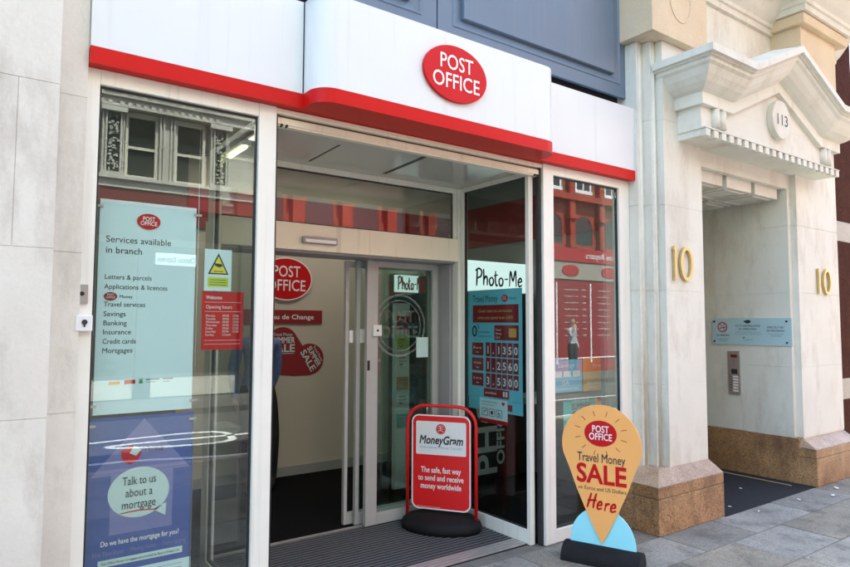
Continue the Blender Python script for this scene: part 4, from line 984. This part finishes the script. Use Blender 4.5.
# ------------------------------------------------------------------ people
def person(loc, rz, label, top, legs, group=None, arm='down'):
    J = {  # x right, y forward(-y is front), z up
        'pelvis': (0, 0, .98, .125, .095), 'waist': (0, 0, 1.12, .135, .095), 'chest': (0, .0, 1.33, .165, .11), 'neckb': (0, .01, 1.49, .075, .07), 'neck': (0, -.01, 1.56, .055, .055), 'head0': (0, -.015, 1.64, .073, .085), 'head1': (0, -.01, 1.72, .078, .095), 'head2': (0, 0, 1.785, .045, .055),
        'hipR': (.095, 0, .92, .105, .11), 'kneeR': (.11, -.02, .50, .085, .085), 'ankR': (.10, .02, .09, .070, .070), 'toeR': (.115, -.15, .035, .042, .03),
        'hipL': (-.095, 0, .92, .105, .11), 'kneeL': (-.11, -.03, .50, .085, .085), 'ankL': (-.10, .0, .09, .070, .070), 'toeL': (-.115, -.17, .035, .042, .03),
        'shR': (.185, .01, 1.44, .062, .062), 'elR': (.235, .03, 1.15, .058, .058), 'wrR': (.235, -.05, .94, .040, .040), 'haR': (.235, -.07, .85, .036, .022),
        'shL': (-.185, .01, 1.44, .062, .062), 'elL': (-.235, .03, 1.15, .058, .058), 'wrL': (-.235, -.05, .94, .040, .040), 'haL': (-.235, -.07, .85, .036, .022)}
    if arm == 'down':
        J['elR'] = (.205, .07, 1.15, .058, .058); J['wrR'] = (.165, .12, .96, .040, .040); J['haR'] = (.14, .13, .88, .036, .022); J['kneeR'] = (.135, -.02, .50, .09, .09); J['ankR'] = (.14, .02, .09, .075, .075)
    if arm == 'up':
        J['elR'] = (.25, -.14, 1.20, .043, .043); J['wrR'] = (.14, -.20, 1.42, .03, .03); J['haR'] = (.09, -.16, 1.52, .036, .022)
    E_ = [('pelvis', 'waist'), ('waist', 'chest'), ('chest', 'neckb'), ('neckb', 'neck'), ('neck', 'head0'), ('head0', 'head1'), ('head1', 'head2')]
    for s in 'RL': E_ += [('pelvis', 'hip'+s), ('hip'+s, 'knee'+s), ('knee'+s, 'ank'+s), ('ank'+s, 'toe'+s), ('chest', 'sh'+s), ('sh'+s, 'el'+s), ('el'+s, 'wr'+s), ('wr'+s, 'ha'+s)]
    rad = {k: v[3:] for k, v in J.items()}; pos = {k: Vector(v[:3]) for k, v in J.items()}
    for s, sg in (('R', 1), ('L', -1)):      # fingers and thumb
        h = pos['ha'+s]; dv = (h - pos['wr'+s]).normalized()
        for i in range(4):
            off = Vector((0, (i-1.5)*.021, 0)); k = f'f{s}{i}'; pos[k] = h + dv*.045 + off; pos[k+'t'] = h + dv*(.10 - abs(i-1.3)*.010) + off + Vector((-sg*.018, 0, 0)); rad[k] = (.011, .011); rad[k+'t'] = (.008, .008); E_ += [('ha'+s, k), (k, k+'t')]
        k = 'th'+s; pos[k] = h + dv*.01 + Vector((-sg*.012, -.04, 0)); rad[k] = (.012, .012); pos[k+'t'] = pos[k] + dv*.05 + Vector((-sg*.01, -.012, 0)); rad[k+'t'] = (.009, .009); E_ += [('ha'+s, k), (k, k+'t')]
    names = list(pos); idx = {k: i for i, k in enumerate(names)}
    me = bpy.data.meshes.new('person'); me.from_pydata([pos[k] for k in names], [(idx[a], idx[c]) for a, c in E_], [])
    ob = bpy.data.objects.new('person', me); COL.objects.link(ob)
    md = ob.modifiers.new('skin', 'SKIN'); md.use_smooth_shade = True
    for k, v in zip(names, me.skin_vertices[0].data): v.radius = rad[k]; v.use_root = (k == 'pelvis')
    sd = ob.modifiers.new('sub', 'SUBSURF'); sd.levels = 2; sd.render_levels = 2
    bpy.context.view_layer.update()
    m2 = bpy.data.meshes.new_from_object(ob.evaluated_get(bpy.context.evaluated_depsgraph_get()))
    m2.materials.clear()
    for k in (top, legs, 'skin', 'hair', 'black'): m2.materials.append(M[k])
    # a face: nose, brow, mouth, ears shaped on the head
    bm = bmesh.new(); bm.from_mesh(m2)
    for v in bm.verts:
        c = v.co
        if c.z > 1.58 and c.y < -.04:
            c.y -= .028*math.exp(-((c.x/.013)**2 + ((c.z-1.675)/.02)**2))
            for sx in (-1, 1): c.y += .012*math.exp(-(((c.x-sx*.032)/.014)**2 + ((c.z-1.695)/.012)**2))
            c.y -= .007*math.exp(-((c.x/.025)**2 + ((c.z-1.635)/.008)**2))
        if c.z > 1.6:
            for sx in (-1, 1): c.x += sx*.02*math.exp(-(((c.y-.01)/.016)**2 + ((c.z-1.685)/.025)**2))*(1 if sx*c.x > .05 else 0)
    for f in bm.faces:
        c = f.calc_center_median()
        if c.z > 1.52: mi = 3 if (c.z > 1.75 or (c.y > .02 and c.z > 1.62)) else 2
        elif c.z < .095: mi = 4
        elif abs(c.x) > .19 and .7 < c.z < 1.2: mi = 2 if c.z < .90 else 0
        elif c.z < 1.0: mi = 1
        else: mi = 0
        if arm == 'up' and c.y < -.13 and c.z > 1.40: mi = 2
        f.material_index = mi; f.smooth = True
    bm.to_mesh(m2); bm.free()
    ob.modifiers.clear(); ob.data = m2; ob.location = loc; ob.rotation_euler = (0, 0, rz)
    return tag(ob, label, 'person', group)
person((2.325, 2.72, .001), R(-5), 'person in blue shirt and black trousers standing by the beige wall behind the doorpost', 'shirtblue', 'trousers')
person((15.5, -10.2, .0), R(170), 'person in white shirt with a raised hand, reflected in the right window', 'shirtwhite', 'redshirt', arm='up')

# ------------------------------------------------------------------ buildings across the road (they show in the glass)
ob_ = thing('opposite_building', (-2, -11.2, 0), 'pale stone building across the road, reflected in the left window', 'building')
b = B(); b.box(-16, 5.45, -14, -11.25, 0, 13.5); b.box(-16, 5.45, -11.25, -11.02, 4.45, 4.68); b.box(-16, 5.45, -11.25, -11.0, 6.15, 6.75)
xs = [4.55 - 2.24*i for i in range(9)]
for x in xs:
    for z0, z1 in ((4.68, 6.15), (6.75, 9.4), (9.6, 12)): b.box(x-.22, x+.20, -11.25, -11.06, z0, z1)
    b.box(x-1.33, x-1.0, -11.25, -11.09, 4.68, 6.15); b.box(x-1.33, x-1.0, -11.25, -11.09, 6.9, 9.2)
    for q in range(9): b.box(x-2.0+q*.2, x-1.9+q*.2, -11.0, -10.95, 6.42, 6.55)
wall = b.obj('wall', 'oppstone', ob_)
b = B()
for x in xs:
    for z0, z1 in ((4.78, 6.08), (6.95, 9.2)): b.box(x-.12, x+.11, -11.06, -11.035, z0, z1)
b.obj('carved_panel', 'windark', ob_)
b = B()
for x in xs:
    for q in range(70):
        cx, cz, r0 = x-.005+random.uniform(-.10, .10), random.uniform(4.8, 6.06), random.uniform(.012, .03)
        b.box(cx-r0, cx+r0, -11.036, -11.02, cz-r0*.7, cz+r0*.7)
    b.box(x-.16, x-.13, -11.06, -11.0, 4.76, 6.1); b.box(x+.12, x+.15, -11.06, -11.0, 4.76, 6.1)
b.obj('carving', 'oppstone', ob_)
for x in xs:
    for xa, xb in ((x-2.0, x-1.34), (x-.99, x-.32)):
        for z0, z1 in ((4.70, 6.02), (6.9, 9.1)):
            b = B(); m_ = (z0+z1)/2
            b.box(xa+.06, xb-.06, -11.19, -11.14, m_-.03, m_+.03); b.box(xa, xa+.06, -11.2, -11.13, z0, z1); b.box(xb-.06, xb, -11.2, -11.13, z0, z1); b.box(xa, xb, -11.2, -11.12, z1, z1+.11); b.box(xa+.06, xb-.06, -11.2, -11.13, z0, z0+.06)
            w = b.obj('window', 'sash', ob_); B().box(xa+.05, xb-.05, -11.235, -11.21, z0, z1).obj('pane', 'windark', w)
b = B()
for x in xs:
    for dx in (-.21, -.155, .135, .19): b.box(x+dx-.012, x+dx+.012, -11.06, -11.02, 4.7, 6.12)
    for dx in (-1.31, -1.24, -1.09, -1.02): b.box(x+dx-.014, x+dx+.014, -11.09, -11.03, 4.7, 6.12)
    b.box(x-.26, x+.24, -11.06, -10.93, 6.04, 6.14); b.box(x-.24, x+.22, -11.06, -10.96, 4.68, 4.76)
    for q in range(14): b.box(x-2.15+q*.155, x-2.07+q*.155, -11.0, -10.965, 6.2, 6.27)
for z in (6.15, 6.36, 6.60, 6.72): b.box(-16, 5.45, -11.0, -10.93, z, z+.03)
b.box(-16, 5.45, -11.25, -10.95, 4.62, 4.69)
b.obj('stone_moulding', 'oppstone', ob_)
b = B(); 
for x in xs: b.box(x-.20, x+.18, -11.0, -10.985, 6.40, 6.58)
b.obj('carved_panel', 'carved', ob_)
b = B(); b.box(-16, 5.45, -11.25, -11.05, 4.12, 4.445); b.obj('shop_fascia', 'boothred', ob_)
b = B(); b.box(-16, 5.45, -11.25, -11.12, 3.45, 4.11); b.obj('shop_blind', 'windark', ob_)
for i in range(8): 
    B().box(5.4-2.22*i-.3, 5.4-2.22*i, -11.25, -11.05, 0, 3.45).obj('shop_pilaster', 'dark', ob_)
    w = B().box(5.4-2.22*i-2.2, 5.4-2.22*i-.32, -11.25, -11.2, .5, 3.3).obj('shop_window', 'windark', ob_)
f = Fr((4.05, -10.99, 2.86), (-1, 0, 0), (0, 0, 1))
p = B().fbox(f, 0, .85, 0, .26, -.2, 0).obj('optician_sign', 'bluecard'); tag(p, 'pale sign across the road reading Optical Express, mirrored in the left window', 'sign')
B().text(f, 'Optical Express', .17, .42, .07, .002, 'CENTER', fit=.78, bold=.02).obj('lettering', 'ink', p)
rb = thing('opposite_building', (14, -11.2, 0), 'red brick building with red shop across the road, reflected in the right window', 'building')
b = B(); b.box(5.45, 21.2, -14, -11.25, 0, 7.2); b.obj('wall', 'terracotta', rb); B().box(5.45, 21.2, -14, -11.22, 7.2, 12.5).obj('upper_wall', 'oppstone', rb)
b = B()
for i in range(10):
    x = 5.6 + 1.55*i
    b.box(x, x+.26, -11.25, -11.05, 4.3, 9.5); b.box(x-.08, x+.34, -11.25, -10.98, 5.2, 5.35); b.box(x-.05, x+.31, -11.25, -11.0, 4.2, 4.32)
b.box(5.45, 21.2, -11.25, -11.0, 5.85, 6.05); b.box(5.45, 21.2, -11.25, -11.0, 9.5, 9.9); b.obj('terracotta_dressing', 'terra', rb)
for i in range(10):
    x = 5.86 + 1.55*i
    b = B()
    fw = Fr((x+.645, -11.24, 4.3))
    arch_o = [(-.56, 0), (.56, 0), (.56, .7)] + [(.56*math.cos(R(a)), .7+.5*math.sin(R(a))) for a in range(15, 180, 15)] + [(-.56, .7)]
    arch_i = [(x_*.8, y_*.86+.05) for x_, y_ in arch_o]
    B().ring(fw, arch_o, arch_i, 0, .12).obj('arch', 'terra', rb)
    q = B(); q.fbox(fw, -.03, .03, .05, 1.05, .03, .09); q.obj('window_bar', 'sash', rb)
    w = None
    for z in (6.3, 8.0):
        b = B(); b.fbox(fw, -.48, .48, z-4.42, z-4.30, 0, .2); b.fbox(fw, -.42, -.34, z-4.3, z-3.0, 0, .1); b.fbox(fw, .34, .42, z-4.3, z-3.0, 0, .1); b.fbox(fw, -.34, .34, z-3.65, z-3.58, 0, .1); b.fbox(fw, -.42, .42, z-3.08, z-3.0, 0, .1); b.fbox(fw, -.03, .03, z-4.3, z-3.08, 0, .1)
        w = b.obj('window', 'lettering', rb); B().fbox(fw, -.34, .34, z-4.3, z-3.08, .005, .02).obj('pane', 'windark', w)
    B().prism(fw, arch_i, .005, .02).obj('arched_pane', 'windark', rb)
b = B(); b.box(5.45, 21.2, -11.25, -11.0, 3.72, 4.18); fs = b.obj('shop_fascia', 'shopred', rb)
f = Fr((18.0, -10.99, 3.86), (-1, 0, 0), (0, 0, 1)); b = B()
for k in range(-3, 1): b.text(f, 'Shoe Repairs', .30, k*3.2, 0, .002, 'CENTER', fit=1.7)
b.obj('lettering', 'lettering', fs)
b = B(); b.box(5.45, 21.2, -11.25, -11.03, 3.12, 3.70); bb = b.obj('awning_band', 'palegranite', rb)
b = B()
for k in range(8): b.ell(Fr((6.4+2.0*k, -11.03, 3.42), (-1, 0, 0)), 0, 0, .42, .19, 0, .02)
b.obj('oval_badge', 'shopred', bb)
b = B(); b.box(5.45, 21.2, -11.25, -11.06, 0, 3.10); sp = b.obj('shop_front', 'maroon', rb)
b = B()
for k in range(9):
    for j in range(8):
        x = 5.9 + 1.7*k; z = 2.75 - j*.22
        b.box(x, x+.7, -11.06, -11.05, z, z+.035); b.box(x+.9, x+1.1, -11.06, -11.05, z, z+.05)
b.obj('price_list', 'palegranite', sp)
b = B()
for k in range(9): b.box(5.5+1.7*k, 5.56+1.7*k, -11.06, -11.04, .3, 3.0); b.box(5.5+1.7*k, 7.2+1.7*k, -11.06, -11.045, .45, .49)
b.obj('white_trim', 'lettering', sp)

tag(B().box(21.2, 40, -14, -11.2, 0, 11).obj('opposite_building', 'oppstone', base=(30, -11.2, 0)), 'plain grey stone building farthest along the other side of the road', 'building')

# ------------------------------------------------------------------ light
w = bpy.data.worlds.new('World'); S.world = w; w.use_nodes = True
nt = w.node_tree; nt.nodes.clear()
sky = nt.nodes.new('ShaderNodeTexSky'); sky.sky_type = 'NISHITA'; sky.sun_disc = False
EL = 62; AZ = 8
sky.sun_elevation = R(EL); sky.sun_rotation = R(AZ); sky.altitude = 50; sky.air_density = 1.0; sky.dust_density = 2.2; sky.ozone_density = .3
bg = nt.nodes.new('ShaderNodeBackground'); bg.inputs[1].default_value = .15
out = nt.nodes.new('ShaderNodeOutputWorld'); nt.links.new(sky.outputs[0], bg.inputs[0]); nt.links.new(bg.outputs[0], out.inputs[0])
sl = bpy.data.lights.new('sun', 'SUN'); sl.energy = 3.3; sl.angle = R(.5); sl.color = (.95, 1, .91)
so = bpy.data.objects.new('sun', sl); COL.objects.link(so); so.location = (2, 6, 20)
dirv = Vector((math.sin(R(AZ))*math.cos(R(EL)), math.cos(R(AZ))*math.cos(R(EL)), math.sin(R(EL))))
so.rotation_euler = dirv.to_track_quat('Z', 'Y').to_euler()

# ------------------------------------------------------------------ camera
cam = bpy.data.cameras.new('camera'); co = bpy.data.objects.new('camera', cam); COL.objects.link(co)
cam.sensor_width = 36; cam.sensor_fit = 'HORIZONTAL'; cam.lens = 633/850*36; cam.clip_end = 1000; cam.clip_start = .05
yaw, pit, rol = R(35.7), R(3.6), R(.2)
fwd = Vector((math.sin(yaw)*math.cos(pit), math.cos(yaw)*math.cos(pit), math.sin(pit)))
r_ = Vector((math.cos(yaw), -math.sin(yaw), 0)); u_ = r_.cross(fwd)
r2 = r_*math.cos(rol) + u_*math.sin(rol); u2 = u_*math.cos(rol) - r_*math.sin(rol)
mx = Matrix((r2, u2, -fwd)).transposed().to_4x4(); mx.translation = Vector((0, -3.325, 1.62))
co.matrix_world = mx
S.camera = co
S.view_settings.view_transform = 'Standard'; S.view_settings.look = 'None'; S.view_settings.gamma = 1; S.view_settings.use_curve_mapping = False
S.view_settings.exposure = 2.76
S.cycles.transparent_max_bounces = 24; S.cycles.max_bounces = 10; S.cycles.diffuse_bounces = 5
